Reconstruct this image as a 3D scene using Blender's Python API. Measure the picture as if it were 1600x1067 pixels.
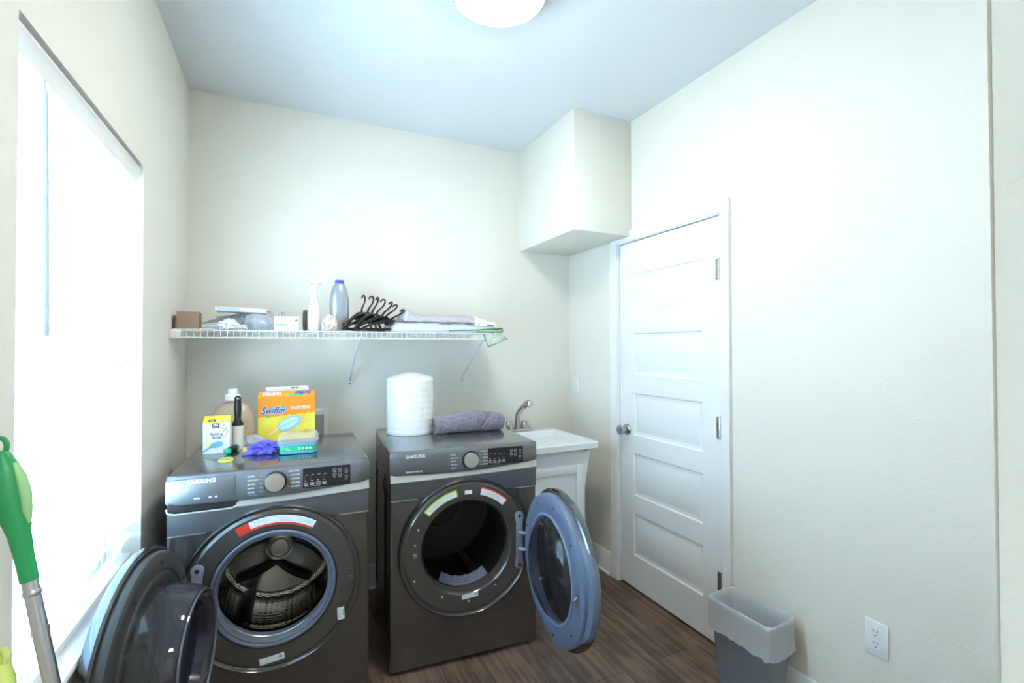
import bpy, bmesh, math, random
from mathutils import Vector, Matrix, noise
for o in list(bpy.data.objects): bpy.data.objects.remove(o)
S = bpy.context.scene; C = S.collection
PI = math.pi
random.seed(7)

# ------------------------------------------------------------------ camera, world, light, exposure
cam_d = bpy.data.cameras.new('camera'); cam = bpy.data.objects.new('camera', cam_d); C.objects.link(cam)
cam_d.sensor_width = 36; cam_d.lens = 36*742.97/1600; cam_d.clip_start = .02
yaw, pitch, roll = -.4425, .0124, -.0019
cam.matrix_world = (Matrix.Translation((.4587, -2.9014, 1.414)) @ Matrix.Rotation(yaw, 4, 'Z') @
                    Matrix.Rotation(PI/2+pitch, 4, 'X') @ Matrix.Rotation(roll, 4, 'Z'))
S.camera = cam
S.view_settings.view_transform = 'Standard'; S.view_settings.look = 'None'
S.view_settings.gamma = 1; S.view_settings.use_curve_mapping = False
S.view_settings.exposure = 1.1
w = bpy.data.worlds.new('sky'); S.world = w; w.use_nodes = True
bg = w.node_tree.nodes['Background']; bg.inputs[0].default_value = (.68, .87, 1, 1); bg.inputs[1].default_value = 21
W, H = 2.29, 2.742
def area(name, loc, rot, sx, sy, power, col=(1, 1, 1), portal=False):
    l = bpy.data.lights.new(name, 'AREA'); l.shape = 'RECTANGLE'; l.size = sx; l.size_y = sy; l.energy = power; l.color = col
    if portal: l.cycles.is_portal = True
    o = bpy.data.objects.new(name, l); C.objects.link(o); o.location = loc; o.rotation_euler = rot
    return o
area('window_portal', (-.16, -1.265, 1.37), (0, -PI/2, 0), 1.4, .9, 1, portal=True)
fill_light = area('fill_light', (1.45, -4.2, 2.70), (0, 0, 0), .9, .5, 30, (.86, .94, 1))  # added front fill from behind the camera, no lamp known there

# ------------------------------------------------------------------ materials
def mat(name, col, rough=.5, metal=0, spec=.5, bump=None, trans=0, emis=None, coat=0, alpha=1, sheen=0):
    m = bpy.data.materials.new(name); m.use_nodes = True; nt = m.node_tree; b = nt.nodes['Principled BSDF']
    b.inputs['Base Color'].default_value = (*col, 1); b.inputs['Roughness'].default_value = rough
    b.inputs['Metallic'].default_value = metal; b.inputs['Specular IOR Level'].default_value = spec
    b.inputs['Transmission Weight'].default_value = trans; b.inputs['Coat Weight'].default_value = coat
    b.inputs['Coat Roughness'].default_value = .05
    b.inputs['Alpha'].default_value = alpha
    b.inputs['Sheen Weight'].default_value = sheen
    if emis: b.inputs['Emission Color'].default_value = (*emis[0], 1); b.inputs['Emission Strength'].default_value = emis[1]
    # small procedural variation in colour and a bump
    tc = nt.nodes.new('ShaderNodeTexCoord')
    if bump:
        sc, st, di = bump[:3]
        n = nt.nodes.new('ShaderNodeTexNoise'); n.inputs['Scale'].default_value = sc; n.inputs['Detail'].default_value = 3
        bp = nt.nodes.new('ShaderNodeBump'); bp.inputs['Strength'].default_value = st; bp.inputs['Distance'].default_value = di
        nt.links.new(tc.outputs['Object'], n.inputs['Vector'])
        nt.links.new(n.outputs['Fac'], bp.inputs['Height']); nt.links.new(bp.outputs['Normal'], b.inputs['Normal'])
    return m
def vary(m, c1, c2, scale, stretch=(1, 1, 1), fac=(.35, .65)):
    nt = m.node_tree; b = nt.nodes['Principled BSDF']
    tc = nt.nodes.new('ShaderNodeTexCoord'); mp = nt.nodes.new('ShaderNodeMapping'); mp.inputs['Scale'].default_value = stretch
    n = nt.nodes.new('ShaderNodeTexNoise'); n.inputs['Scale'].default_value = scale; n.inputs['Detail'].default_value = 5
    r = nt.nodes.new('ShaderNodeValToRGB'); r.color_ramp.elements[0].position = fac[0]; r.color_ramp.elements[1].position = fac[1]
    r.color_ramp.elements[0].color = (*c1, 1); r.color_ramp.elements[1].color = (*c2, 1)
    nt.links.new(tc.outputs['Object'], mp.inputs[0]); nt.links.new(mp.outputs[0], n.inputs['Vector'])
    nt.links.new(n.outputs['Fac'], r.inputs[0]); nt.links.new(r.outputs[0], b.inputs['Base Color'])
    return m
def film(name, col, opacity, rough=.15, gloss=1.0):
    """thin plastic or glass: part tinted see-through, part diffuse, with a glossy skin"""
    m = bpy.data.materials.new(name); m.use_nodes = True; nt = m.node_tree; nt.nodes.clear()
    out = nt.nodes.new('ShaderNodeOutputMaterial'); t = nt.nodes.new('ShaderNodeBsdfTransparent'); t.inputs[0].default_value = (*col, 1)
    d = nt.nodes.new('ShaderNodeBsdfDiffuse'); d.inputs[0].default_value = (*col, 1)
    mx = nt.nodes.new('ShaderNodeMixShader'); mx.inputs[0].default_value = opacity
    g = nt.nodes.new('ShaderNodeBsdfGlossy'); g.inputs['Roughness'].default_value = rough; g.inputs[0].default_value = (gloss, gloss, gloss, 1)
    f = nt.nodes.new('ShaderNodeFresnel'); f.inputs[0].default_value = 1.45
    m2 = nt.nodes.new('ShaderNodeMixShader')
    ge = nt.nodes.new('ShaderNodeNewGeometry'); io = nt.nodes.new('ShaderNodeMath'); io.operation = 'MULTIPLY_ADD'; io.inputs[1].default_value = 1/1.45-1.45; io.inputs[2].default_value = 1.45
    nt.links.new(ge.outputs['Backfacing'], io.inputs[0]); nt.links.new(io.outputs[0], f.inputs[0])   # thin sheet: same reflection from both faces
    nt.links.new(t.outputs[0], mx.inputs[1]); nt.links.new(d.outputs[0], mx.inputs[2])
    nt.links.new(f.outputs[0], m2.inputs[0]); nt.links.new(mx.outputs[0], m2.inputs[1]); nt.links.new(g.outputs[0], m2.inputs[2])
    nt.links.new(m2.outputs[0], out.inputs[0])
    return m
M = {}
M['wall'] = mat('wall_paint', (.825, .812, .745), .75, spec=.3, bump=(130, .22, .004))
M['ceiling'] = mat('ceiling_paint', (.76, .80, .835), .85, spec=.2, bump=(150, .2, .004))
M['trim'] = mat('trim_paint', (.88, .90, .92), .35, bump=(60, .03, .001))
M['door'] = mat('door_paint', (.88, .91, .93), .38, bump=(60, .03, .001))
M['slat'] = bpy.data.materials.new('blind_slat'); M['slat'].use_nodes = True
nt = M['slat'].node_tree; nt.nodes.clear(); out = nt.nodes.new('ShaderNodeOutputMaterial')
d = nt.nodes.new('ShaderNodeBsdfDiffuse'); d.inputs[0].default_value = (.88, .93, .96, 1)
t = nt.nodes.new('ShaderNodeBsdfTranslucent'); t.inputs[0].default_value = (.82, .93, 1, 1)
mx = nt.nodes.new('ShaderNodeMixShader'); mx.inputs[0].default_value = .36
nt.links.new(d.outputs[0], mx.inputs[1]); nt.links.new(t.outputs[0], mx.inputs[2]); nt.links.new(mx.outputs[0], out.inputs[0])
M['vinyl'] = mat('white_vinyl', (.82, .88, .92), .3)
M['glass'] = film('clear_glass', (.96, .98, 1), 0, .02)
# floor: wood-look planks running away from the camera
fm = bpy.data.materials.new('plank_floor'); fm.use_nodes = True; nt = fm.node_tree; b = nt.nodes['Principled BSDF']
tc = nt.nodes.new('ShaderNodeTexCoord'); mp = nt.nodes.new('ShaderNodeMapping'); mp.inputs['Rotation'].default_value = (0, 0, PI/2)
br = nt.nodes.new('ShaderNodeTexBrick'); br.inputs['Scale'].default_value = 1; br.inputs['Brick Width'].default_value = 1.22; br.inputs['Row Height'].default_value = .18
br.inputs['Mortar Size'].default_value = .0012; br.offset = .37; br.inputs['Color1'].default_value = (.3, .3, .3, 1); br.inputs['Color2'].default_value = (.7, .7, .7, 1); br.inputs['Mortar'].default_value = (0, 0, 0, 1)
mp2 = nt.nodes.new('ShaderNodeMapping'); mp2.inputs['Scale'].default_value = (26, 1.6, 1)
n1 = nt.nodes.new('ShaderNodeTexNoise'); n1.inputs['Scale'].default_value = 1.6; n1.inputs['Detail'].default_value = 9; n1.inputs['Roughness'].default_value = .68; n1.inputs['Distortion'].default_value = .5
n2 = nt.nodes.new('ShaderNodeTexNoise'); n2.inputs['Scale'].default_value = 4; n2.inputs['Detail'].default_value = 4
ad = nt.nodes.new('ShaderNodeMath'); ad.operation = 'MULTIPLY_ADD'; ad.inputs[1].default_value = .30
ad2 = nt.nodes.new('ShaderNodeMath'); ad2.operation = 'MULTIPLY_ADD'; ad2.inputs[1].default_value = .5
rp = nt.nodes.new('ShaderNodeValToRGB'); e = rp.color_ramp.elements; e[0].position = .52; e[0].color = (.022, .014, .011, 1); e[1].position = 1.05; e[1].color = (.20, .135, .10, 1)
e2 = rp.color_ramp.elements.new(.78); e2.color = (.085, .054, .040, 1)
L = nt.links.new
L(tc.outputs['Object'], mp.inputs[0]); L(mp.outputs[0], br.inputs[0]); L(tc.outputs['Object'], mp2.inputs[0]); L(mp2.outputs[0], n1.inputs[0]); L(tc.outputs['Object'], n2.inputs[0])
L(br.outputs['Color'], ad.inputs[0]); L(n1.outputs['Fac'], ad.inputs[2]); L(n2.outputs['Fac'], ad2.inputs[0]); L(ad.outputs[0], ad2.inputs[2])
L(ad2.outputs[0], rp.inputs[0]); 
mm = nt.nodes.new('ShaderNodeMix'); mm.data_type = 'RGBA'; mm.inputs['B'].default_value = (.015, .01, .008, 1)
L(br.outputs['Fac'], mm.inputs['Factor']); L(rp.outputs[0], mm.inputs['A']); L(mm.outputs['Result'], b.inputs['Base Color'])
b.inputs['Roughness'].default_value = .42
bp = nt.nodes.new('ShaderNodeBump'); bp.inputs['Strength'].default_value = .15; bp.inputs['Distance'].default_value = .002
L(n1.outputs['Fac'], bp.inputs['Height']); L(bp.outputs[0], b.inputs['Normal'])
M['floor'] = fm
M['body'] = mat('platinum_enamel', (.165, .155, .148), .22, .75, bump=(400, .02, .0003))
M['panel'] = mat('console_metal', (.20, .21, .23), .38, .65)
M['lid'] = mat('lid_metal', (.28, .295, .315), .16, .85)
M['side'] = mat('side_enamel', (.035, .035, .04), .3, .3)
M['ring'] = mat('ring_plastic', (.085, .080, .074), .14, .2, coat=.5)
M['ringedge'] = mat('ring_edge', (.18, .19, .21), .18, 1)
M['black'] = mat('black_plastic', (.012, .012, .014), .3)
M['lip'] = mat('silver_trim', (.52, .53, .52), .28, .85)
M['hinge'] = mat('hinge_metal', (.34, .37, .44), .3, .4)
M['gasket'] = mat('gasket_rubber', (.15, .17, .23), .38)
M['doorblue'] = mat('door_inner_plastic', (.15, .20, .31), .36)
M['doordark'] = mat('door_dark_plastic', (.045, .046, .047), .4)
M['tint'] = film('tinted_glass', (.42, .44, .50), .04, .03)
M['bowl'] = film('bowl_glass', (.30, .31, .36), .10, .03)
M['bowldark'] = mat('bowl_dark', (.015, .018, .035), .12)
M['steel'] = mat('brushed_steel', (.55, .54, .52), .25, 1)
M['chrome'] = mat('chrome', (.62, .60, .58), .14, 1)
M['nickel'] = mat('satin_nickel', (.50, .49, .47), .27, 1)
M['icon'] = mat('printed_white', (.75, .78, .80), .5)
M['iconblue'] = mat('printed_blue', (.08, .30, .55), .5)
M['white'] = mat('white_plastic', (.85, .88, .90), .35)
M['paper'] = mat('white_paper', (.86, .87, .88), .6)
M['sink'] = mat('sink_acrylic', (.84, .90, .95), .22)
M['red'] = mat('red_print', (.75, .05, .03), .5)
M['yelgreen'] = mat('yellow_green_print', (.55, .65, .05), .5)
M['greyprint'] = mat('grey_print', (.35, .38, .42), .6)
# drum steel with perforation dots
def dots(name, base, dark, scale, thr, rough=.3, metal=1):
    m = mat(name, base, rough, metal); nt = m.node_tree; b = nt.nodes['Principled BSDF']
    tc = nt.nodes.new('ShaderNodeTexCoord'); v = nt.nodes.new('ShaderNodeTexVoronoi'); v.inputs['Scale'].default_value = scale; v.inputs['Randomness'].default_value = .12
    lt = nt.nodes.new('ShaderNodeMath'); lt.operation = 'LESS_THAN'; lt.inputs[1].default_value = thr
    mx = nt.nodes.new('ShaderNodeMix'); mx.data_type = 'RGBA'; mx.inputs['A'].default_value = (*base, 1); mx.inputs['B'].default_value = (*dark, 1)
    bp = nt.nodes.new('ShaderNodeBump'); bp.inputs['Strength'].default_value = .6; bp.inputs['Distance'].default_value = .004
    nt.links.new(tc.outputs['Object'], v.inputs[0]); nt.links.new(v.outputs['Distance'], lt.inputs[0]); nt.links.new(lt.outputs[0], mx.inputs['Factor'])
    nt.links.new(mx.outputs['Result'], b.inputs['Base Color']); nt.links.new(v.outputs['Distance'], bp.inputs['Height']); nt.links.new(bp.outputs[0], b.inputs['Normal'])
    return m
M['drum'] = dots('drum_steel', (.30, .27, .23), (.01, .01, .01), 48, .26, .2)
M['perf'] = dots('perforated_steel', (.48, .45, .40), (.01, .01, .01), 130, .30, .25)
M['drumback'] = mat('drum_back_steel', (.50, .50, .50), .28, 1)
M['drydrum'] = mat('dryer_drum', (.07, .075, .08), .35, .6)
M['grille'] = dots('lint_grille', (.11, .13, .19), (.02, .02, .03), 110, .3, .4, 0)
M['cream'] = mat('lint_sheets', (.80, .74, .64), .7, bump=(200, .1, .001))
M['orange'] = mat('orange_card', (.95, .33, .02), .5)
M['yellow'] = vary(mat('yellow_card', (.95, .78, .06), .5), (.93, .62, .04), (.95, .86, .12), 7)
M['swblue'] = mat('logo_blue', (.03, .06, .38), .5)
M['swgreen'] = mat('logo_green', (.10, .55, .25), .5)
M['lightblue'] = mat('picture_blue', (.28, .62, .88), .5)
M['paleblue'] = mat('picture_pale_blue', (.60, .84, .95), .5)
M['boxgreen'] = mat('wipes_green', (.05, .62, .25), .35)
M['rimblue'] = mat('wipes_blue', (.12, .38, .85), .3)
M['clear'] = film('clear_plastic', (.90, .95, .96), .28, .1)
M['purple'] = mat('purple_nitrile', (.18, .16, .75), .45, bump=(90, .3, .002))
M['tan'] = mat('detergent_bottle', (.62, .49, .36), .25, bump=(20, .05, .001))
M['cap'] = film('milky_cap', (.90, .93, .95), .6, .2)
M['card'] = mat('brown_cardboard', (.36, .25, .18), .75, bump=(160, .1, .001))
M['silverbottle'] = mat('silver_bottle', (.42, .46, .52), .28, .6)
M['bluecap'] = mat('blue_cap', (.05, .07, .45), .35)
M['bag'] = film('clear_bag', (.92, .95, .98), .18, .15)
M['milkbag'] = film('milky_bag', (.86, .90, .96), .35, .2)
M['linen'] = mat('grey_linen', (.50, .50, .56), .8, bump=(90, .3, .002))
M['whitelinen'] = mat('white_linen', (.72, .75, .82), .8, bump=(60, .3, .003))
M['towel'] = vary(mat('grey_towel', (.20, .19, .25), .95, bump=(260, .9, .006), sheen=.4), (.17, .16, .21), (.30, .28, .36), 60)
M['wrap'] = dots('bubble_wrap', (.90, .93, .95), (.885, .918, .94), 95, .35, .25, 0)
M['greenedge'] = mat('green_zip_edge', (.05, .28, .06), .45)
M['mopgreen'] = mat('mop_green', (.02, .33, .10), .38)
M['mopsoft'] = mat('mop_soft_green', (.33, .62, .28), .5)
M['alu'] = mat('brushed_aluminium', (.55, .55, .57), .32, 1, bump=(200, .05, .001))
M['lime'] = mat('lime_plastic', (.72, .85, .22), .4)
M['ring_y'] = mat('yellow_rubber', (.70, .78, .12), .4)
M['bluegreen'] = mat('green_cap', (.02, .50, .28), .4)
M['shell'] = vary(mat('seashell', (.85, .80, .76), .5, bump=(60, .4, .004)), (.88, .86, .82), (.72, .50, .42), 30)
M['bin'] = film('bin_plastic', (.40, .44, .52), .55, .25)
M['liner'] = film('bin_liner', (.86, .89, .93), .55, .3)
M['brown'] = mat('brown_tape', (.14, .10, .07), .3)
M['switch'] = mat('plate_plastic', (.86, .90, .93), .3)
M['slot'] = mat('slot_dark', (.05, .05, .06), .6)
M['dome'] = mat('lamp_dome', (1, .97, .92), .3, emis=((1, .94, .82), 33))
M['gold'] = mat('lamp_band', (.68, .58, .42), .3, .9)
M['bounce_ground'] = vary(mat('pale_bounce_ground', (.6, .6, .6), .9), (.55, .56, .56), (.70, .70, .69), 3)  # added outside ground, kept pale so it bounces daylight in
M['greybox'] = mat('outlet_box_grey', (.42, .43, .44), .5)

# ------------------------------------------------------------------ mesh helpers
I4 = Matrix.Identity(4)
def T(x, y, z): return Matrix.Translation((x, y, z))
def Rz(a): return Matrix.Rotation(a, 4, 'Z')
def Rx(a): return Matrix.Rotation(a, 4, 'X')
def Ry(a): return Matrix.Rotation(a, 4, 'Y')
def link(name, me, m, parent=None, loc=None, rot=None):
    if m is not None:
        me.materials.clear()
        for x in (m if isinstance(m, (list, tuple)) else [m]): me.materials.append(x)
    o = bpy.data.objects.new(name, me); C.objects.link(o)
    if parent: o.parent = parent
    if loc: o.location = loc
    if rot: o.rotation_euler = rot
    return o
def obj(name, bm, m, parent=None, loc=None, rot=None, smooth=35, flip=True):
    if flip: bmesh.ops.recalc_face_normals(bm, faces=bm.faces)
    me = bpy.data.meshes.new(name); bm.to_mesh(me); bm.free()
    if smooth:
        for p in me.polygons: p.use_smooth = True
        me.set_sharp_from_angle(angle=math.radians(smooth))
    return link(name, me, m, parent, loc, rot)
def B(): return bmesh.new()
def box(bm, a, b, bev=0, seg=2, mx=I4, mi=0):
    x0, y0, z0 = a; x1, y1, z1 = b
    vs = [bm.verts.new(mx @ Vector(p)) for p in ((x0,y0,z0),(x1,y0,z0),(x1,y1,z0),(x0,y1,z0),(x0,y0,z1),(x1,y0,z1),(x1,y1,z1),(x0,y1,z1))]
    fs = [bm.faces.new([vs[i] for i in f]) for f in ((0,3,2,1),(4,5,6,7),(0,1,5,4),(1,2,6,5),(2,3,7,6),(3,0,4,7))]
    for f in fs: f.material_index = mi
    if bev:
        es = list({e for f in fs for e in f.edges})
        bmesh.ops.bevel(bm, geom=es, offset=bev, segments=seg, profile=.5, affect='EDGES')
    return bm
def bx(a, b, bev=0, seg=2, mx=I4): return box(B(), a, b, bev, seg, mx)
def lathe(bm, prof, seg=48, mx=I4, mi=0, a0=0, a1=2*PI, closed=False, sx=1, sy=1):
    """revolve (r, z) about the local z axis"""
    full = abs(a1-a0-2*PI) < 1e-6; n = seg if full else seg+1
    rings = []
    for r, z in prof:
        if r < 1e-6: rings.append([bm.verts.new(mx @ Vector((0, 0, z)))]); continue
        rings.append([bm.verts.new(mx @ Vector((sx*r*math.cos(a0+(a1-a0)*i/seg), sy*r*math.sin(a0+(a1-a0)*i/seg), z))) for i in range(n)])
    pairs = list(zip(rings, rings[1:])) + ([(rings[-1], rings[0])] if closed else [])
    for A, Bq in pairs:
        for i in range(seg):
            j = (i+1) % n
            if len(A) == 1 and len(Bq) == 1: break
            if len(A) == 1: f = (A[0], Bq[i], Bq[j])
            elif len(Bq) == 1: f = (A[i], A[j], Bq[0])
            else: f = (A[i], A[j], Bq[j], Bq[i])
            try: bm.faces.new(f).material_index = mi
            except ValueError: pass
    return bm
YAX = Matrix(((1,0,0,0),(0,0,1,0),(0,1,0,0),(0,0,0,1)))   # lathe (r, d): revolve about y, d = depth along +y
def tube(bm, pts, r, seg=10, closed=False, cap=True, flat=1, up=None, mi=0, mx=I4):
    P = [mx @ Vector(p) for p in pts]; n = len(P); rings = []
    rr = r if isinstance(r, (list, tuple)) else [r]*n
    prev = None
    for i in range(n):
        a = P[i-1] if (i or closed) else P[0]; b_ = P[(i+1) % n] if (i < n-1 or closed) else P[-1]
        t = (b_-a).normalized()
        if prev is None:
            u = Vector(up) if up else (Vector((0, 0, 1)) if abs(t.z) < .9 else Vector((1, 0, 0)))
        else: u = prev
        u = (u - t*u.dot(t)).normalized(); prev = u; v = t.cross(u)
        rings.append([bm.verts.new(P[i] + rr[i]*(math.cos(2*PI*k/seg)*u*flat + math.sin(2*PI*k/seg)*v)) for k in range(seg)])
    for i in range(n if closed else n-1):
        A = rings[i]; Bq = rings[(i+1) % n]
        for k in range(seg):
            f = bm.faces.new((A[k], A[(k+1) % seg], Bq[(k+1) % seg], Bq[k])); f.material_index = mi
    if cap and not closed:
        bm.faces.new(rings[0][::-1]).material_index = mi; bm.faces.new(rings[-1]).material_index = mi
    return bm
def prism(bm, poly, d0, d1, mx=I4, mi=0, bev=0):
    """poly in local (x, z), extruded y from d0 to d1"""
    A = [bm.verts.new(mx @ Vector((x, d0, z))) for x, z in poly]; Bq = [bm.verts.new(mx @ Vector((x, d1, z))) for x, z in poly]
    n = len(poly); fs = [bm.faces.new(A), bm.faces.new(Bq[::-1])]
    for i in range(n): fs.append(bm.faces.new((A[i], Bq[i], Bq[(i+1) % n], A[(i+1) % n])))
    for f in fs: f.material_index = mi
    if bev: bmesh.ops.bevel(bm, geom=list(fs[0].edges)+list(fs[1].edges), offset=bev, segments=2, profile=.5, affect='EDGES')
    return bm
def rrect(x0, z0, x1, z1, r, n=5):
    out = []
    for cx, cz, a in ((x1-r, z1-r, 0), (x0+r, z1-r, PI/2), (x0+r, z0+r, PI), (x1-r, z0+r, 1.5*PI)):
        out += [(cx+r*math.cos(a+PI/2*i/n), cz+r*math.sin(a+PI/2*i/n)) for i in range(n+1)]
    return out
def oval(cx, cz, a, b, n=32, rot=0):
    return [(cx+a*math.cos(2*PI*i/n)*math.cos(rot)-b*math.sin(2*PI*i/n)*math.sin(rot), cz+a*math.cos(2*PI*i/n)*math.sin(rot)+b*math.sin(2*PI*i/n)*math.cos(rot)) for i in range(n)]
def lump(bm, size, seed=0, sub=4, amp=.2, freq=3, flatbase=True, mx=I4, ridge=False, sq=0):
    q = bmesh.ops.create_icosphere(bm, subdivisions=sub, radius=1)
    for v in q['verts']:
        c = v.co.copy()
        if sq:
            mxc = max(abs(c.x), abs(c.y), abs(c.z)); c = c.lerp(c/mxc, sq)
        d = noise.noise(c*freq+Vector((seed*7.3, seed*3.1, 0)))
        if ridge: d = 1-2*abs(d)*2
        d += .4*noise.noise(c*freq*2.7+Vector((seed, 0, seed)))
        c *= 1+amp*d
        z = c.z
        if flatbase and z < -.75: z = -.75+(z+.75)*.05
        v.co = mx @ Vector((c.x*size[0], c.y*size[1], (z+.78)*size[2]))
    return bm
def text(body, size, name, m, parent, mx, ext=.0003, sx=1, align='LEFT', off=0, shear=0, spacing=1):
    """lettering in the local x-z plane facing -y"""
    c = bpy.data.curves.new(name, 'FONT'); c.body = body; c.size = size; c.extrude = ext; c.align_x = align; c.offset = off; c.shear = shear; c.space_character = spacing
    c.resolution_u = 3
    t = bpy.data.objects.new(name, c); C.objects.link(t)
    dg = bpy.context.evaluated_depsgraph_get(); dg.update()
    me = bpy.data.meshes.new_from_object(t.evaluated_get(dg))
    bpy.data.objects.remove(t)
    me.transform(mx @ Rx(PI/2) @ Matrix.Diagonal((sx, 1, 1, 1)))
    return me
def letters(name, items, m, parent, ext=.0003):
    """items: (body, size, matrix, kw) joined into one part"""
    bm = B()
    for body, size, mx, kw in items:
        me = text(body, size, name, None, None, mx, ext, **kw); bm.from_mesh(me); bpy.data.meshes.remove(me)
    return obj(name, bm, m, parent, smooth=0, flip=False)
def tag(o, label=None, cat=None, group=None, kind=None):
    if label: o['label'] = label
    if cat: o['category'] = cat
    if group: o['group'] = group
    if kind: o['kind'] = kind
    return o
def thing(name, label, cat, loc=(0, 0, 0), rz=0, group=None):
    o = bpy.data.objects.new(name, None); o.empty_display_size = .05; C.objects.link(o); o.location = loc; o.rotation_euler = (0, 0, rz)
    return tag(o, label, cat, group)
def struct(name, bm, m, parent=None, **k):
    o = obj(name, bm, m, parent, **k)
    if not parent: o['kind'] = 'structure'
    return o

# ------------------------------------------------------------------ the room
WY0, WY1, WZ0, WZ1 = -1.70, -.835, .665, 2.055      # window opening in the left wall
DY0, DY1, DH = -1.306, -.564, 2.032                # door leaf on the right wall
FW = -2.745                                        # front wall (behind camera's side), doorway x .06 .. .905
struct('floor', bx((-.15, -5.6, -.1), (2.6, .12, 0)), M['floor'])
struct('ceiling', bx((-.15, -5.6, H), (2.6, .12, H+.1)), M['ceiling'])
struct('wall_back', bx((-.15, 0, 0), (W+.12, .12, H)), M['wall'])
bm = B()
for a, b_ in (((-.15, WY1, 0), (0, 0, H)), ((-.15, -5.6, 0), (0, WY0, H)), ((-.15, WY0, 0), (0, WY1, WZ0)), ((-.15, WY0, WZ1), (0, WY1, H))): box(bm, a, b_)
bmesh.ops.remove_doubles(bm, verts=bm.verts, dist=1e-5)
struct('wall_left', bm, M['wall'])
bm = B()
for a, b_ in (((W, DY1+.02, 0), (W+.12, 0, H)), ((W, FW-.12, 0), (W+.12, DY0-.02, H)), ((W, DY0-.02, DH+.02), (W+.12, DY1+.02, H))): box(bm, a, b_)
struct('wall_right', bm, M['wall'])
bm = B()
prism(bm, [(.905, 0), (W, 0), (W, H), (0, H), (0, 0), (.06, 0), (.06, 2.45), (.905, 2.45)], FW-.12, FW, bev=.006)
struct('wall_front', bm, M['wall'])
struct('wall_hall', bx((2.3, -5.6, 0), (2.42, FW-.12, H)), M['wall'])
bm = bx((0, -5.7, 0), (2.3, -5.6, H))
struct('wall_hall_end', bm, M['wall'])
struct('trim_1', bx((1.8912, -.6826, 2.066), (W, 0, H), .003), M['wall'])   # boxed soffit in the corner

# baseboards
def base_prof(): return [(0, 0), (.016, 0), (.016, .105), (.012, .112), (.012, .124), (.006, .134), (0, .136)]
def baseboard(name, axis, at, a, b_, sign):
    bm = B(); P = base_prof()
    q = []
    for s in (a, b_):
        q.append([bm.verts.new((at+sign*t, s, z) if axis == 'y' else (s, at+sign*t, z)) for t, z in P])
    n = len(P)
    for i in range(n): bm.faces.new((q[0][i], q[0][(i+1) % n], q[1][(i+1) % n], q[1][i]))
    bm.faces.new(q[0]); bm.faces.new(q[1][::-1])
    # quarter-round shoe
    if axis == 'y': tube(bm, [(at+sign*.018, a, .007), (at+sign*.018, b_, .007)], .009, 8)
    else: tube(bm, [(a, at+sign*.018, .007), (b_, at+sign*.018, .007)], .009, 8)
    struct(name, bm, M['trim'])
baseboard('baseboard_back', 'x', 0, .02, W-.02, -1)
baseboard('baseboard_left', 'y', 0, FW, -.02, 1)
baseboard('baseboard_right', 'y', W, FW, DY0-.078, -1)
baseboard('baseboard_right.001', 'y', W, DY1+.078, -.02, -1)

# five-panel door, its casing, hinges and knob
dr = bpy.data.objects.new('door_1', None); C.objects.link(dr); dr['kind'] = 'structure'; dr['label'] = 'white five panel interior door with a round satin knob'
dr.location = (W, DY0, 0)
dw = DY1-DY0
bm = B(); xf = .008
zs = [.012, .21]
ph, gap = .245, .105
px0, px1 = .115, dw-.115
# leaf: frame pieces around recessed raised panels
panels = [(.20+i*(ph+gap), .20+i*(ph+gap)+ph) for i in range(5)]
def leaf_face(bm):
    ys = [0, px0, px1, dw]; zz = [.012]
    for a, b_ in panels: zz += [a, b_]
    zz.append(DH)
    for iy in range(3):
        for iz in range(len(zz)-1):
            hole = iy == 1 and iz % 2 == 1
            y0, y1, z0, z1 = ys[iy], ys[iy+1], zz[iz], zz[iz+1]
            if not hole:
                bm.faces.new([bm.verts.new((xf, y, z)) for y, z in ((y0, z0), (y0, z1), (y1, z1), (y1, z0))])
            else:
                lv = []
                for ins, dx in ((0, 0), (.006, .007), (.022, .009), (.052, .002), (.056, .001)):
                    lv.append([bm.verts.new((xf+dx, y, z)) for y, z in ((y0+ins, z0+ins), (y0+ins, z1-ins), (y1-ins, z1-ins), (y1-ins, z0+ins))])
                for A, Bq in zip(lv, lv[1:]):
                    for k in range(4): bm.faces.new((A[k], A[(k+1) % 4], Bq[(k+1) % 4], Bq[k]))
                bm.faces.new(lv[-1])
leaf_face(bm)
bmesh.ops.remove_doubles(bm, verts=bm.verts, dist=1e-5)
for a, b_ in (((xf+.0001, 0, .012), (xf+.012, px0-.002, DH)), ((xf+.0001, px1+.002, .012), (xf+.012, dw, DH))): box(bm, a, b_)
box(bm, (xf+.012, 0, .012), (xf+.034, dw, DH))
struct('door_leaf', bm, M['door'], dr, smooth=20)
bm = B()
for sgn, y in ((-1, -.004), (1, dw+.004)):
    y1 = y+sgn*.016; y2 = y+sgn*.072
    box(bm, (-.002, min(y, y1), 0), (.09, max(y, y1), DH+.004))
    prism(bm, [(0, 0), (-.010, 0), (-.014, .010), (-.014, .03), (-.019, .05), (-.019, .056), (0, .056)], 0, DH+.0098,
          Matrix(((1, 0, 0, 0), (0, 0, sgn, y+sgn*.008), (0, 1, 0, 0), (0, 0, 0, 1))))
box(bm, (-.002, -.02, DH+.004), (.09, dw+.02, DH+.02))
prism(bm, [(0, 0), (-.010, 0), (-.014, .010), (-.014, .03), (-.019, .05), (-.019, .056), (0, .056)], -.068, dw+.068,
      Matrix(((1, 0, 0, 0), (0, 1, 0, 0), (0, 0, 1, DH+.01), (0, 0, 0, 1))))
struct('door_casing', bm, M['trim'], dr, smooth=20)
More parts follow.
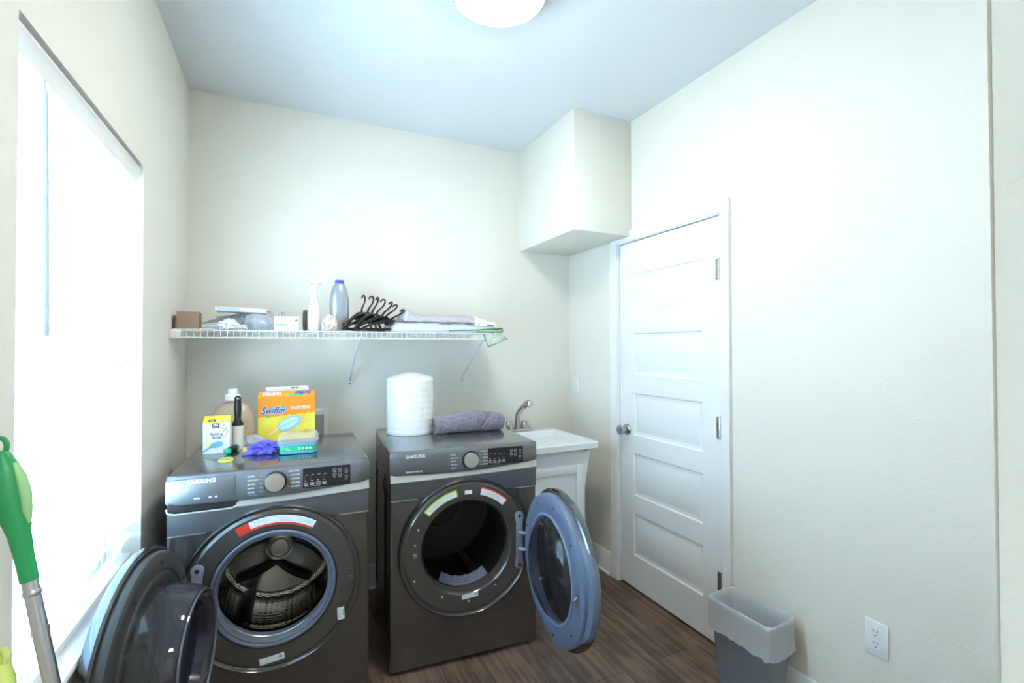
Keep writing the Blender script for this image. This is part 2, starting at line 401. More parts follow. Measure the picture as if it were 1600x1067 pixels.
for z in (1.78, 1.035, .31):
    bm = B()
    tube(bm, [(-.004, -.003, z-.05), (-.004, -.003, z+.05)], .007, 10)
    for k in range(4): tube(bm, [(-.004, -.003, z-.026+k*.0173), (-.004, -.003, z-.025+k*.0173)], .0076, 10)
    box(bm, (.0, .001, z-.05), (.0075, .022, z+.05), .0005)
    tube(bm, [(-.004, -.003, z+.05), (-.004, -.003, z+.056)], .004, 8)
    struct('door_hinge', bm, M['nickel'], dr)
kb = B(); ky = dw-.062; kz = .925
KM = T(xf, ky, kz) @ Matrix(((0, 0, -1, 0), (0, 1, 0, 0), (1, 0, 0, 0), (0, 0, 0, 1)))
lathe(kb, [(0, 0), (.033, 0), (.033, .004), (.028, .009), (.013, .012), (.011, .03), (.018, .036), (.027, .044), (.029, .053), (.026, .062), (.016, .067), (0, .068)], 40, KM)
struct('door_knob', kb, M['nickel'], dr)
# dark gap under and behind the door
struct('trim_2', bx((W+.09, DY0-.03, 0), (W+.12, DY1+.03, DH+.03)), M['trim'])

# window_1: vinyl single-hung sash behind the blind
wn = bpy.data.objects.new('window_1', None); C.objects.link(wn); wn['kind'] = 'structure'; wn['label'] = 'bright window behind white horizontal blinds'; wn.location = (0, 0, 0)
bm = B(); xa, xb = -.145, -.095
for a, b_ in (((xa, WY0, WZ0), (xb, WY0+.045, WZ1)), ((xa, WY1-.045, WZ0), (xb, WY1, WZ1)), ((xa, WY0+.045, WZ1-.045), (xb, WY1-.045, WZ1)), ((xa, WY0+.045, WZ0), (xb, WY1-.045, WZ0+.05)),
              ((xa+.005, WY0+.045, 1.375), (xb+.006, WY1-.045, 1.43))): box(bm, a, b_, .004)
struct('window_frame', bm, M['vinyl'], wn)
bm = B()
for a, b_ in (((xa+.01, WY0+.045, WZ0+.05), (xb+.004, WY0+.085, 1.375)), ((xa+.01, WY1-.085, WZ0+.05), (xb+.004, WY1-.045, 1.375)), ((xa+.01, WY0+.085, WZ0+.05), (xb+.004, WY1-.085, WZ0+.09))): box(bm, a, b_, .003)
struct('window_sash', bm, M['vinyl'], wn)
struct('window_pane', bx((-.124, WY0+.045, WZ0+.05), (-.120, WY1-.045, WZ1-.045)), M['glass'], wn)
struct('window_sill', bx((-.094, WY0, WZ0), (.018, WY1, WZ0+.018), .004), M['trim'], wn)

# pale ground added outside the window to steer daylight into the room
struct('floor_bounce', bx((-12, -12, -.35), (-.3, 9, -.25)), M['bounce_ground'])

# blind: valance, head rail, slats, cords, bottom rail, wand
bl = thing('window_blind', 'white horizontal slatted blind lowered over the bright window', 'blind', (0, 0, 0))
y0, y1 = WY0+.012, WY1-.012
bm = B(); prism(bm, [(-.022, 1.985), (-.010, 1.985), (-.008, 1.99), (-.010, 2.0), (-.010, 2.03), (-.006, 2.036), (-.007, 2.044), (-.022, 2.044)], y0, y1); obj('valance', bm, M['white'], bl)
obj('head_rail', bx((-.075, y0+.004, 2.0), (-.026, y1-.004, 2.045), .002), M['white'], bl)
n = 27; ztop, zbot = 1.965, .745
for i in range(n):
    z = zbot+(ztop-zbot)*i/(n-1); bm = B(); tilt = math.radians(47)
    q = []
    for yy in (y0, y1):
        row = []
        for k in range(7):
            s = (k/6-.5)*.05; arch = .0028*(1-(2*s/.05)**2)
            row.append(bm.verts.new((-.047+s*math.cos(tilt)-arch*math.sin(tilt)*1, yy, z+s*math.sin(tilt)+arch*math.cos(tilt))))
        for k in range(6, -1, -1):
            s = (k/6-.5)*.05; arch = .0028*(1-(2*s/.05)**2)-.0024
            row.append(bm.verts.new((-.047+s*math.cos(tilt)-arch*math.sin(tilt)*1, yy, z+s*math.sin(tilt)+arch*math.cos(tilt))))
        q.append(row)
    m_ = len(q[0])
    for k in range(m_): bm.faces.new((q[0][k], q[0][(k+1) % m_], q[1][(k+1) % m_], q[1][k]))
    bm.faces.new(q[0]); bm.faces.new(q[1][::-1])
    obj('slat', bm, M['slat'], bl)
obj('bottom_rail', bx((-.072, y0, .692), (-.022, y1, .712), .004), M['white'], bl)
for yy in (y0+.12, (y0+y1)/2, y1-.12):
    bm = B()
    for xx in (-.0235, -.0705): tube(bm, [(xx, yy, .70), (xx, yy, 2.0)], .0009, 6)
    # leftover cord looped on the bottom rail
    tube(bm, [(-.04+.016*math.cos(a)*(1-.03*k), yy+.022*math.sin(a*1.3), .716+.0012*k) for k, a in enumerate([j*.5 for j in range(30)])], .001, 5)
    obj('ladder_cord', bm, M['white'], bl)
wd = B(); wy = -1.585
tube(wd, [(-.020, wy, 1.985), (-.004, wy, 1.975), (-.002, wy, 1.955)], .003, 8)
tube(wd, [(-.002, wy, 1.955), (.002, wy+.004, 1.44)], [.0055]*2, 8)
obj('tilt_wand', wd, mat('wand_plastic', (.45, .56, .64), .3), bl)

# switch and outlet on the right wall
def plate(name, label, y, z, kind):
    t = thing(name, label, 'switch' if kind == 's' else 'outlet', (W, y, z))
    obj('cover_plate', bx((-.006, -.036, -.058), (0, .036, .058), .0025), M['switch'], t)
    if kind == 's':
        obj('rocker', bx((-.0085, -.016, -.033), (-.004, .016, .033), .001), M['white'], t)
    else:
        for zz in (-.02, .02):
            bm = B(); prism(bm, oval(0, zz, .0165, .0165, 24), -.0085, -.004, Matrix(((0, 1, 0, 0), (1, 0, 0, 0), (0, 0, 1, 0), (0, 0, 0, 1))))
            r_ = obj('receptacle', bm, M['white'], t)
            bm = B()
            for yy in (-.006, .006): box(bm, (-.0088, yy-.001, zz+.002), (-.0084, yy+.001, zz+.010))
            box(bm, (-.0088, -.002, zz-.010), (-.0084, .002, zz-.006))
            obj('slot', bm, M['slot'], r_)
    bm = B(); lathe(bm, [(0, 0), (.003, 0), (.0025, .001), (0, .0012)], 12, T(-.006, 0, 0) @ Ry(-PI/2)); obj('screw', bm, M['white'], t)
    return t
plate('light_switch', 'white rocker light switch on the right wall above the sink corner', -.088, 1.142, 's')
plate('wall_outlet', 'white double power outlet low on the right wall by the bin', -1.953, .415, 'o')

# ceiling lamp
lamp = thing('ceiling_lamp', 'round flush ceiling lamp with glowing white dome and brass band', 'lamp', (1.142, -1.36, H))
bm = B(); lathe(bm, [(0, 0), (.172, 0), (.174, -.010), (.172, -.066), (.165, -.074), (.158, -.070), (.158, -.02), (0, -.02)], 64); obj('lamp_band', bm, M['gold'], lamp)
bm = B(); lathe(bm, [(.157*math.cos(a), -.066-.050*math.sin(a)) for a in [PI/2*i/14 for i in range(15)]], 64); obj('lamp_dome', bm, M['dome'], lamp)
# unseen panel behind the camera, added as a body for the fill light
bm = bx((1.0, -4.45, H-.03), (1.9, -3.95, H), .006); tag(obj('fill_panel', bm, M['white']), 'flat white ceiling panel added behind the camera for the fill light', 'lamp')

# ------------------------------------------------------------------ washer and dryer
MW, MD, MT = .686, .655, .963
CX, CZ = .343, .513
def arc_strip(bm, r0, r1, a0, a1, y, n=14, th=.0006, mi=0):
    def P(r, a, yy): return bm.verts.new((CX+r*math.cos(a), yy, CZ+r*math.sin(a)))
    for i in range(n):
        b0 = a0+(a1-a0)*i/n; b1 = a0+(a1-a0)*(i+1)/n
        f = bm.faces.new((P(r0, b0, y), P(r0, b1, y), P(r1, b1, y), P(r1, b0, y))); f.material_index = mi
    return bm
def zb(x):   # lower edge of the console
    return .861-.013*math.sin(PI*min(max(x/MW, 0), 1))**1.0+.014*(x/MW)
def zl(x):   # lower edge of the silver lip
    return .832-.004*math.sin(PI*x/MW)+.014*(x/MW)
def make_machine(kind, root):
    wsh = kind == 'washer'
    # cabinet: sides, back, base and a front with a round opening
    bm = B(); R0 = .296; N = 96
    zf0, zf1 = .02, .862
    def rect_pt(a):
        c, s = math.cos(a), math.sin(a); k = 1e9
        if c > 1e-9: k = min(k, (MW-.012-CX)/c)
        if c < -1e-9: k = min(k, (.012-CX)/c)
        if s > 1e-9: k = min(k, (zf1-CZ)/s)
        if s < -1e-9: k = min(k, (zf0-CZ)/s)
        return CX+k*c, CZ+k*s
    angs = sorted([2*PI*i/N for i in range(N)] + [math.atan2(z-CZ, x-CX) % (2*PI) for x in (.012, MW-.012) for z in (zf0, zf1)])
    A = [bm.verts.new((CX+R0*math.cos(a), 0, CZ+R0*math.sin(a))) for a in angs]
    Bq = [bm.verts.new((rect_pt(a)[0], 0, rect_pt(a)[1])) for a in angs]
    A2 = [bm.verts.new((CX+R0*math.cos(a), .02, CZ+R0*math.sin(a))) for a in angs]
    n = len(angs)
    for i in range(n):
        j = (i+1) % n; bm.faces.new((A[i], A[j], Bq[j], Bq[i])); bm.faces.new((A2[i], A2[j], A[j], A[i]))
    # rounded vertical front edges
    for x0, sg in ((.012, -1), (MW-.012, 1)):
        rows = []
        for zz in (zf0, zf1):
            rows.append([bm.verts.new((x0+sg*.012*math.sin(PI/2*k/5), .012*(1-math.cos(PI/2*k/5)), zz)) for k in range(6)])
        for k in range(5): bm.faces.new((rows[0][k], rows[0][k+1], rows[1][k+1], rows[1][k]))
    bmesh.ops.remove_doubles(bm, verts=bm.verts, dist=1e-5)
    obj('front_panel', bm, M['body'], root, smooth=0)
    bm = B()
    for x0, x1, sg in ((0, .004, -1), (MW-.004, MW, 1)):
        box(bm, (x0, .012, .02), (x1, MD, .945))
        xs = 0 if sg < 0 else MW    # pressed stiffening ribs on the side
        for ins in (.06, .12):
            tube(bm, [(xs, .05+ins, .16), (xs, .05+ins, .80-ins*.6), (xs, .12+ins, .86-ins*.6), (xs, MD-.1-ins*.6, .86-ins*.6), (xs, MD-.04-ins*.6, .80-ins*.6), (xs, MD-.04-ins*.6, .16)], .005, 8, flat=1)
    box(bm, (.004, MD-.004, .02), (MW-.004, MD, .945)); box(bm, (.004, .02, .02), (MW-.004, MD-.004, .024))
    obj('side_panels', bm, M['side'], root)
    for x in (.05, MW-.05):
        for y in (.05, MD-.05):
            bm = B(); lathe(bm, [(0, 0), (.018, 0), (.018, .008), (.008, .01), (.008, .022), (0, .022)], 16, T(x, y, 0)); obj('foot', bm, M['black'], root)
    obj('top_lid', bx((-.001, -.003, .938), (MW+.001, MD, MT), .012, 4), M['lid'], root)
    # console fascia with a slightly bowed face and curved lower edge
    bm = B(); rows = []
    nx = 24
    for i in range(nx+1):
        x = MW*i/nx; z0 = zb(x); e = min(x, MW-x); rd = .012*(1-min(e/.012, 1))**2
        prof = [(.01, z0), (-.004+rd, z0), (-.013+rd, z0+.003), (-.016+rd, z0+.010), (-.016+rd, .91), (-.0155+rd, .938), (-.013+rd, .951), (-.008+rd, .9595), (-.001, .9625), (.01, .955)]
        rows.append([bm.verts.new((x, y, z)) for y, z in prof])
    for r0, r1 in zip(rows, rows[1:]):
        for k in range(len(r0)-1): bm.faces.new((r0[k], r0[k+1], r1[k+1], r1[k]))
    bm.faces.new(rows[0]); bm.faces.new(rows[-1][::-1])
    obj('control_panel', bm, M['panel'], root)
    # silver recessed lip under the console
    bm = B(); rows = []
    xs0 = .215 if wsh else .002
    for i in range(nx+1):
        x = xs0+(MW-.002-xs0)*i/nx; t0, t1 = zb(x)+.001, zl(x)
        if wsh: t0 = max(t0, 0)
        prof = [(.004, t0+.004), (-.003, t0+.003), (-.014, t1+.006), (-.0165, t1+.001), (-.014, t1-.003), (.004, t1-.004)]
        rows.append([bm.verts.new((x, y, z)) for y, z in prof])
    for r0, r1 in zip(rows, rows[1:]):
        m_ = len(r0)
        for k in range(m_): bm.faces.new((r0[k], r0[(k+1) % m_], r1[(k+1) % m_], r1[k]))
    bm.faces.new(rows[0]); bm.faces.new(rows[-1][::-1])
    obj('silver_lip', bm, M['lip'], root)
    # band under the lip and its thin bright seam
    bm = B(); q = []
    for i in range(nx+1):
        x = .004+(MW-.008)*i/nx
        q.append([bm.verts.new((x, y, z)) for y, z in ((.001, .753), (-.004, .753), (-.005, .755), (-.011, zl(x)-.002), (.001, zl(x)-.002))])
    for r0, r1 in zip(q, q[1:]):
        for k in range(4): bm.faces.new((r0[k], r0[k+1], r1[k+1], r1[k]))
    bm.faces.new(q[0]); bm.faces.new(q[-1][::-1])
    obj('upper_band', bm, M['panel'] , root)
    for a, b_ in ((.004, .12), (.57, MW-.004)): obj('seam_strip', bx((a, -.0065, .7495), (b_, .001, .7530)), M['lip'], root)
    if wsh:   # detergent drawer with its pocket handle
        bm = bx((.0005, -.0190, .872), (.214, -.009, .951), .004)
        dwr = obj('detergent_drawer', bm, M['panel'], root)
        bm = B(); prism(bm, [(.008, .868), (.236, .868), (.205, .838), (.02, .835), (.008, .842)], -.012, .004)
        obj('pocket_handle', bm, M['black'], dwr)
        bm = B(); tube(bm, [(.004, -.014, .852), (.008, -.019, .838), (.03, -.021, .832), (.20, -.021, .8325), (.222, -.018, .840)], .0035, 8)
        obj('handle_rim', bm, M['lip'], dwr)
    # knob
    kx, kz = (.343, .911) if wsh else (.355, .906)
    KN = T(kx, -.016, kz) @ Rx(PI/2)
    bm = B(); lathe(bm, [(0, 0), (.040, 0), (.040, .004), (.037, .006), (0, .006)], 48, KN); kr = obj('dial', bm, M['black'], root)
    bm = B(); lathe(bm, [(.034, .004), (.034, .018), (.0325, .021), (0, .0215)], 48, KN); obj('dial_cap', bm, mat('dial_steel', (.74, .73, .70), .28, 1, bump=(300, .05, .0005)), kr)
    # display
    x0, x1 = .438, .611
    yF = -.0162
    bm = B(); prism(bm, rrect(x0, .874, x1, .950, .003), yF-.0012, yF+.001); dsp = obj('display', bm, M['black'], root)
    bm = B(); yy = yF-.0014
    def flat(xa, za, xb_, zb_): box(bm, (xa, yy-.0003, za), (xb_, yy, zb_))
    for i, xx in enumerate((.450, .472, .494, .516)):
        flat(xx-.008, .884, xx+.006, .8852); flat(xx-.008, .893, xx+.006, .8942); flat(xx-.008, .884, xx-.0072, .8942); flat(xx+.0052, .884, xx+.006, .8942)
        flat(xx-.0055, .888, xx+.0035, .8902); flat(xx-.006, .9005, xx+.002, .902)
        for k in range(4): flat(xx-.006, .905+k*.0045, xx-.005, .906+k*.0045)
        flat(xx-.003, .923, xx+.006, .9245)
    flat(.445, .880, .50, .8806)
    for xx in (.552, .572):
        for z0 in (.925, .905):
            flat(xx-.006, z0+.006, xx+.006, z0+.0068); flat(xx-.006, z0+.013, xx+.006, z0+.0138); flat(xx-.006, z0+.006, xx-.0052, z0+.0138); flat(xx+.0052, z0+.006, xx+.006, z0+.0138)
            flat(xx-.005, z0, xx+.005, z0+.0015)
    for z0 in (.930, .903):
        tube(bm, [(.596+.005*math.cos(a), yy, z0+.005*math.sin(a)) for a in [2.0+5.2*k/16 for k in range(17)]], .0006, 5)
        flat(.5956, z0+.002, .5964, z0+.0075); flat(.590, z0-.011, .602, z0-.0098)
    obj('display_icons', bm, M['icon'], dsp, smooth=0)
    # lettering
    yl_ = -.0194 if wsh else -.0164
    items = [('SAMSUNG', .0205, T(.066, yl_, .934), dict(sx=.86, off=.0007, spacing=1.08))]
    letters('brand_lettering', items, M['icon'], root)
    lab_l = ['NORMAL', 'HEAVY DUTY', 'BEDDING', 'WHITES', 'TOWELS'] if wsh else ['NORMAL', 'HEAVY DUTY', 'BEDDING', 'PERM PRESS', 'TOWELS']
    lab_r = ['QUICK WASH', 'DELICATES', 'RINSE+SPIN', 'PERM PRESS', 'SELF CLEAN'] if wsh else ['DELICATES', 'WRINKLE', 'TIME DRY', 'AIR FLUFF', 'QUICK DRY']
    items = []
    for i, s in enumerate(lab_l): items.append((s, .0075, T(kx-.092, -.0164, kz+.025-i*.0145), dict(sx=.8, off=.0002)))
    for i, s in enumerate(lab_r): items.append((s, .0075, T(kx+.084, -.0164, kz+.031-i*.0145), dict(sx=.8, off=.0002, align='RIGHT')))
    items.append(('SMART CARE', .007, T(kx+.262, -.0262, kz+.042), dict(sx=.6)) )
    items = items[:-1]
    items.append(('STEAM' if wsh else 'SENSOR DRY  MOISTURE', .008, T(.085 if wsh else .066, yl_, .878 if wsh else .872), dict(sx=.8, off=.0003)))
    letters('printed_labels', items, M['icon'], root)
    bm = B()
    for i in range(5):
        z = kz+.0275-i*.0145
        for s, dx in ((-1, 0), (1, .005)):
            xa = kx+s*.052; xb_ = kx+s*(.042)
            box(bm, (min(xa, xb_), -.0166, z+dx), (max(xa, xb_), -.0160, z+dx+.0007))
    if wsh:
        for xx in (.134, .153): prism(bm, oval(xx, .881, .005, .0035, 12), -.0194, -.0188)
    obj('label_ticks', bm, M['icon'], root, smooth=0)
    letters('smart_mark', [('Smart Care', .008, T(kx-.088, -.0162, .868), dict(sx=.8, off=.0002))], M['iconblue'], root)
    # big round trim ring around the opening
    ri = .214 if wsh else .205
    bm = B(); lathe(bm, [(.290, .012), (.298, .004), (.306, -.004), (.308, -.009), (.305, -.013), (.301, -.013)], 96, T(CX, 0, CZ) @ YAX)
    obj('ring_edge', bm, M['ringedge'], root)
    bm = B(); lathe(bm, [(.301, -.012), (.297, -.006), (.292, -.003), (.287, -.005), (.281, -.010), (ri+.03, -.010), (ri+.008, -.008), (ri, 0), (ri-.004, .02), (ri-.004, .05)], 96, T(CX, 0, CZ) @ YAX)
    obj('opening_ring', bm, M['ring'], root)
    if wsh:
        bm = B(); lathe(bm, [(.216, .0), (.215, -.010), (.211, -.014), (.205, -.013), (.201, -.006), (.198, -.009), (.193, -.007), (.189, .002), (.186, .012), (.190, .025), (.20, .035), (.20, .07)], 96, T(CX, 0, CZ) @ YAX)
        obj('gasket', bm, M['gasket'], root)
        bm = B(); lathe(bm, [(.1865, .011), (.1845, .014), (.1865, .017)], 96, T(CX, 0, CZ) @ YAX); obj('gasket_clip', bm, M['steel'], root)
        bm = B(); lathe(bm, [(.195, .075), (.243, .08), (.248, .10), (.246, .20), (.248, .205), (.246, .21), (.246, .40), (.244, .41)], 96, T(CX, 0, CZ) @ YAX); drum = obj('drum', bm, M['drum'], root)
        bm = B(); lathe(bm, [(.244, .41), (.238, .425), (.222, .43)], 96, T(CX, 0, CZ) @ YAX); obj('perforated_ring', bm, M['perf'], drum)
        bm = B(); lathe(bm, [(.222, .43), (.218, .437), (.205, .437), (.12, .43), (.06, .41), (.055, .405), (0, .405)], 96, T(CX, 0, CZ) @ YAX); obj('drum_back', bm, M['drumback'], drum)
        bm = B(); lathe(bm, [(.060, .404), (.058, .392), (.046, .388), (.040, .394), (.034, .389), (0, .387)], 48, T(CX, 0, CZ) @ YAX); obj('drum_hub', bm, M['drumback'], drum)
        bm = B()    # raised dark arches of the drum back
        for k in range(3):
            a = PI/2*3+k*2*PI/3
            pts = [(CX+.050*math.cos(a)+r*math.cos(a+t), .421, CZ+.050*math.sin(a)+r*math.sin(a+t)) for r, t in [(.145*(1-.15*abs(q)), q*1.15) for q in [j/8-1 for j in range(17)]]]
            c0 = Vector((CX, .421, CZ)); arc = []
            for j in range(21):
                t = -1+j/10; r = .072+.14*t*t
                arc.append((CX+r*math.cos(a-.15+t*.8), .418, CZ+r*math.sin(a-.15+t*.8)))
            tube(bm, arc, .019, 10, flat=1)
        obj('drum_spider', bm, M['black'], drum)
        for k in range(3):    # lifters
            a = PI/2+k*2*PI/3+.5
            bm = B()
            prism(bm, [(-.03, 0), (.03, 0), (.016, .045), (0, .055), (-.016, .045)], .10, .40, T(CX, 0, CZ) @ Matrix.Rotation(-(a+PI/2), 4, 'Y') @ T(0, 0, -.246), bev=.006)
            obj('drum_lifter', bm, M['black'], drum)
    else:
        bm = B(); lathe(bm, [(.203, .045), (.205, .055), (.265, .07), (.285, .10), (.285, .50), (.27, .53), (.10, .55), (.09, .54), (0, .54)], 96, T(CX, 0, CZ) @ YAX); drum = obj('drum', bm, M['drydrum'], root)
        for k in range(3):
            a = k*2*PI/3+.9; bm = B()
            prism(bm, [(-.028, 0), (.028, 0), (.012, .05), (-.012, .05)], .11, .49, T(CX, 0, CZ) @ Matrix.Rotation(-(a+PI/2), 4, 'Y') @ T(0, 0, -.285), bev=.006)
            obj('drum_lifter', bm, M['drydrum'], drum)
        bm = B()
        # lint filter grille in the lower sill
        poly = []
        for k in range(15): a = math.radians(232+k*5.2); poly.append((CX+.198*math.cos(a), CZ+.198*math.sin(a)))
        for k in range(14, -1, -1): a = math.radians(232+k*5.2); poly.append((CX+(.165+.003*math.sin(k*2.2))*math.cos(a), CZ+(.165+.003*math.sin(k*2.2))*math.sin(a)))
        for i in range(14):
            v = [bm.verts.new((poly[j][0], .045 if j < 15 else .075, poly[j][1])) for j in (i, i+1, 28-i, 29-i)]
            bm.faces.new(v)
        bmesh.ops.remove_doubles(bm, verts=bm.verts, dist=1e-5)
        q = bmesh.ops.extrude_face_region(bm, geom=bm.faces[:]); bmesh.ops.translate(bm, verts=[v for v in q['geom'] if isinstance(v, bmesh.types.BMVert)], vec=(0, .006, -.002))
        obj('lint_filter', bm, M['grille'], root)
    # stickers on the ring
    yS = -.0112
    if wsh:
        bm = B(); arc_strip(bm, .240, .272, math.radians(58), math.radians(112), yS); st = obj('caution_sticker', bm, M['paper'], root, smooth=0)
        bm = B(); arc_strip(bm, .2385, .246, math.radians(58), math.radians(112), yS-.0004); arc_strip(bm, .2385, .272, math.radians(109), math.radians(119), yS-.0004); obj('sticker_red_edge', bm, M['red'], st, smooth=0)
        bm = B()
        for k in range(5):
            for a0, a1 in ((60, 74), (76, 91), (93, 107)):
                if (k*7+a0) % 5: arc_strip(bm, .250+k*.004, .2508+k*.004, math.radians(a0+k % 2), math.radians(a1-(k*3) % 4), yS-.0005, 6)
        obj('sticker_print', bm, M['greyprint'], st, smooth=0)
    else:
        bm = B(); arc_strip(bm, .237, .270, math.radians(102), math.radians(137.5), yS); st = obj('warning_sticker', bm, M['paper'], root, smooth=0); st['label'] = 'white sticker edged in yellow green'
        bm = B(); arc_strip(bm, .264, .270, math.radians(102), math.radians(137.5), yS-.0004); arc_strip(bm, .237, .240, math.radians(102), math.radians(137.5), yS-.0004); arc_strip(bm, .237, .270, math.radians(101.3), math.radians(102.5), yS-.0004); arc_strip(bm, .237, .270, math.radians(136.7), math.radians(137.8), yS-.0004); obj('sticker_green_edge', bm, M['yelgreen'], st, smooth=0)
        bm = B()
        for k in range(4): arc_strip(bm, .244+k*.0045, .2448+k*.0045, math.radians(104), math.radians(135-k*2), yS-.0005, 8)
        obj('sticker_print', bm, M['greyprint'], st, smooth=0)
        bm = B(); arc_strip(bm, .237, .272, math.radians(46), math.radians(76), yS); st = obj('caution_sticker', bm, M['paper'], root, smooth=0); st['label'] = 'white sticker with a red upper edge'
        bm = B(); arc_strip(bm, .266, .272, math.radians(46), math.radians(76), yS-.0004); obj('sticker_red_edge', bm, M['red'], st, smooth=0)
        bm = B()
        for k in range(5): arc_strip(bm, .242+k*.0045, .2428+k*.0045, math.radians(50+k), math.radians(73-k), yS-.0005, 8)
        obj('sticker_print', bm, M['greyprint'], st, smooth=0)
        st = obj('small_white_sticker', bx((.328, yS-.0004, .752), (.362, yS+.0005, .769)), M['paper'], root)
    def label(cx, cz, w_, h_, rot=0):
        Mx = T(cx, yS, cz) @ Matrix.Rotation(rot, 4, 'Y')
        l = obj('rating_label', bx((-w_/2, -.0004, -h_/2), (w_/2, .0008, h_/2), mx=Mx), M['paper'], root)
        bm = B()
        nl = max(2, int(h_/.006))
        for k in range(nl): box(bm, (-w_*.44, -.0008, h_*.34-k*(h_*.8/nl)), (w_*(.1+.2*((k*5) % 3)/2), -.0003, h_*.34-k*(h_*.8/nl)+.0008), mx=Mx)
        box(bm, (w_*.28, -.0008, -h_*.2), (w_*.42, -.0003, h_*.3), mx=Mx)
        obj('label_print', bm, M['greyprint'], l, smooth=0)
    if wsh:
        label(.335, .253, .083, .023, -.10); label(.577, .368, .026, .048, -.05)
        lt = obj('latch_socket', bx((.598, -.0125, .488), (.622, -.005, .508), .001), M['slot'], root)
        obj('latch_trim', bx((.606, -.0128, .509), (.616, -.0118, .512)), M['chrome'], lt)
        obj('latch_trim', bx((.606, -.0128, .483), (.616, -.0118, .486)), M['chrome'], lt)
        bm = B(); lathe(bm, [(0, 0), (.004, 0), (.004, .002), (0, .003)], 12, T(.609, -.010, .535) @ Rx(PI/2)); obj('screw', bm, M['black'], root)
    else:
        label(.352, .296, .075, .020, -.06)
        bm = B(); prism(bm, rrect(.092, .465, .120, .575, .011), -.0112, -.005); lt = obj('latch_plate', bm, M['ring'], root)
        obj('latch_socket', bx((.099, -.0128, .500), (.114, -.010, .520), .001), M['chrome'], lt)
        for sx_, sz_ in ((.106, .555), (.104, .40), (.225, .312), (.475, .322), (.345, .272), (.12, .62)):
            bm = B(); lathe(bm, [(0, 0), (.006, 0), (.006, .002), (.003, .004), (0, .003)], 14, T(sx_, -.010, sz_) @ Rx(PI/2)); obj('screw', bm, M['chrome'], root)
    # hinge bracket on the cabinet
    hx, sg = (.075, 1) if wsh else (.612, -1)
    bxm = hx+sg*.022
    poly = []
    for k in range(13): a = PI*k/12; poly.append((bxm+.021*math.cos(a), .625+.021*math.sin(a)))
    poly += [(bxm-.014, .59), (bxm-.014, .435)]
    for k in range(13): a = PI+PI*k/12; poly.append((bxm+.021*math.cos(a), .400+.021*math.sin(a)))
    poly += [(bxm+.014, .435), (bxm+.014, .59)]
    bm = B(); prism(bm, poly, -.019, -.009, bev=.002); hb = obj('hinge_bracket', bm, M['hinge'], root); hb['label'] = 'grey hinge plate beside the round opening'
    for zz in (.625, .400):
        bm = B(); lathe(bm, [(0, 0), (.007, 0), (.007, .002), (.004, .001), (0, .001)], 16, T(bxm, -.019, zz) @ Rx(PI/2)); obj('screw', bm, M['black'], hb)
    for zz in (.55, .475):
        bm = B(); tube(bm, [(bxm-sg*0, -.016, zz), (bxm-sg*.006, -.034, zz), (hx, -.042, zz), (hx-sg*.008, -.055, zz), (hx-sg*.006, -.075, zz)], .0085, 10, flat=.9); obj('hinge_arm', bm, M['hinge'], hb)
    for ch in root.children:
        if ch.name.split('.')[0] in ('ring_edge', 'opening_ring', 'gasket', 'gasket_clip', 'caution_sticker', 'warning_sticker', 'small_white_sticker', 'rating_label', 'latch_socket', 'latch_plate', 'screw', 'hinge_bracket'): ch.location.y = -.006
    # door, hinged open
    d = bpy.data.objects.new('door', None); C.objects.link(d); d.parent = root
    d.location = (hx, -.035, .518)
    ang = math.radians(97 if wsh else 88.5)
    d.rotation_euler = (0, 0, -sg*ang)
    cu = sg*.302
    DM = T(cu, 0, 0) @ YAX
    if wsh:
        bm = B(); lathe(bm, [(.195, -.010), (.200, .006), (.212, .010), (.226, .010), (.230, .006), (.236, .004), (.240, .009), (.280, .008), (.289, .002), (.292, -.008), (.288, -.03), (.27, -.036)], 96, DM)
        obj('door_frame', bm, M['doordark'], d)
        bm = B(); lathe(bm, [(.270, -.036), (.300, -.020), (.306, -.026), (.305, -.044), (.295, -.052), (.24, -.058), (0, -.060)], 96, DM); oc = obj('outer_cover', bm, M['ring'], d)
        bm = B(); lathe(bm, [(.302, -.0215), (.3075, -.025), (.3075, -.040), (.303, -.047)], 96, DM); obj('chrome_rim', bm, M['ringedge'], oc)
        bm = B(); lathe(bm, [(.200, .0), (.196, .030), (.189, .080), (.182, .106), (.176, .117), (.165, .120), (.156, .116), (.145, .100), (.130, .075), (.10, .062), (0, .055)], 96, DM)
        gl = obj('glass_bowl', bm, M['bowl'], d)
        bm = B(); lathe(bm, [(.1395, .102), (.1285, .077), (.10, .0635), (0, .0565)], 64, DM); obj('bowl_centre', bm, M['bowldark'], gl)
        bm = B(); tube(bm, [(cu+.167*math.cos(a), .120, .167*math.sin(a)) for a in [2*PI*k/72 for k in range(72)]], .0045, 8, closed=True, up=(0, 1, 0)); obj('bowl_rim', bm, mat('bowl_rim_glass', (.10, .12, .16), .12, coat=.5), gl)
        for a in (100, 150, 205, 255, 310, 20, 60):
            bm = B(); lathe(bm, [(0, 0), (.006, 0), (.006, .002), (.003, .0015), (0, .001)], 14, T(cu+.262*math.cos(math.radians(a)), .0085, .262*math.sin(math.radians(a))) @ Rx(-PI/2)); obj('screw', bm, M['black'], d)
        lx = cu+.262
        obj('latch_hook', bx((lx-.008, .006, -.016), (lx+.010, .030, .004), .003), M['chrome'], d)
    else:
        bm = B(); lathe(bm, [(.200, -.02), (.198, .006), (.203, .011), (.210, .012), (.214, .007), (.222, .009), (.278, .008), (.287, .003), (.290, -.006), (.288, -.034), (.27, -.038)], 96, DM)
        obj('door_frame', bm, M['doorblue'], d)
        bm = B(); lathe(bm, [(.198, .0), (.204, .0125), (.209, .0125), (.213, .007)], 96, DM); obj('glass_rim', bm, mat('rim_plastic', (.26, .34, .52), .3), d)
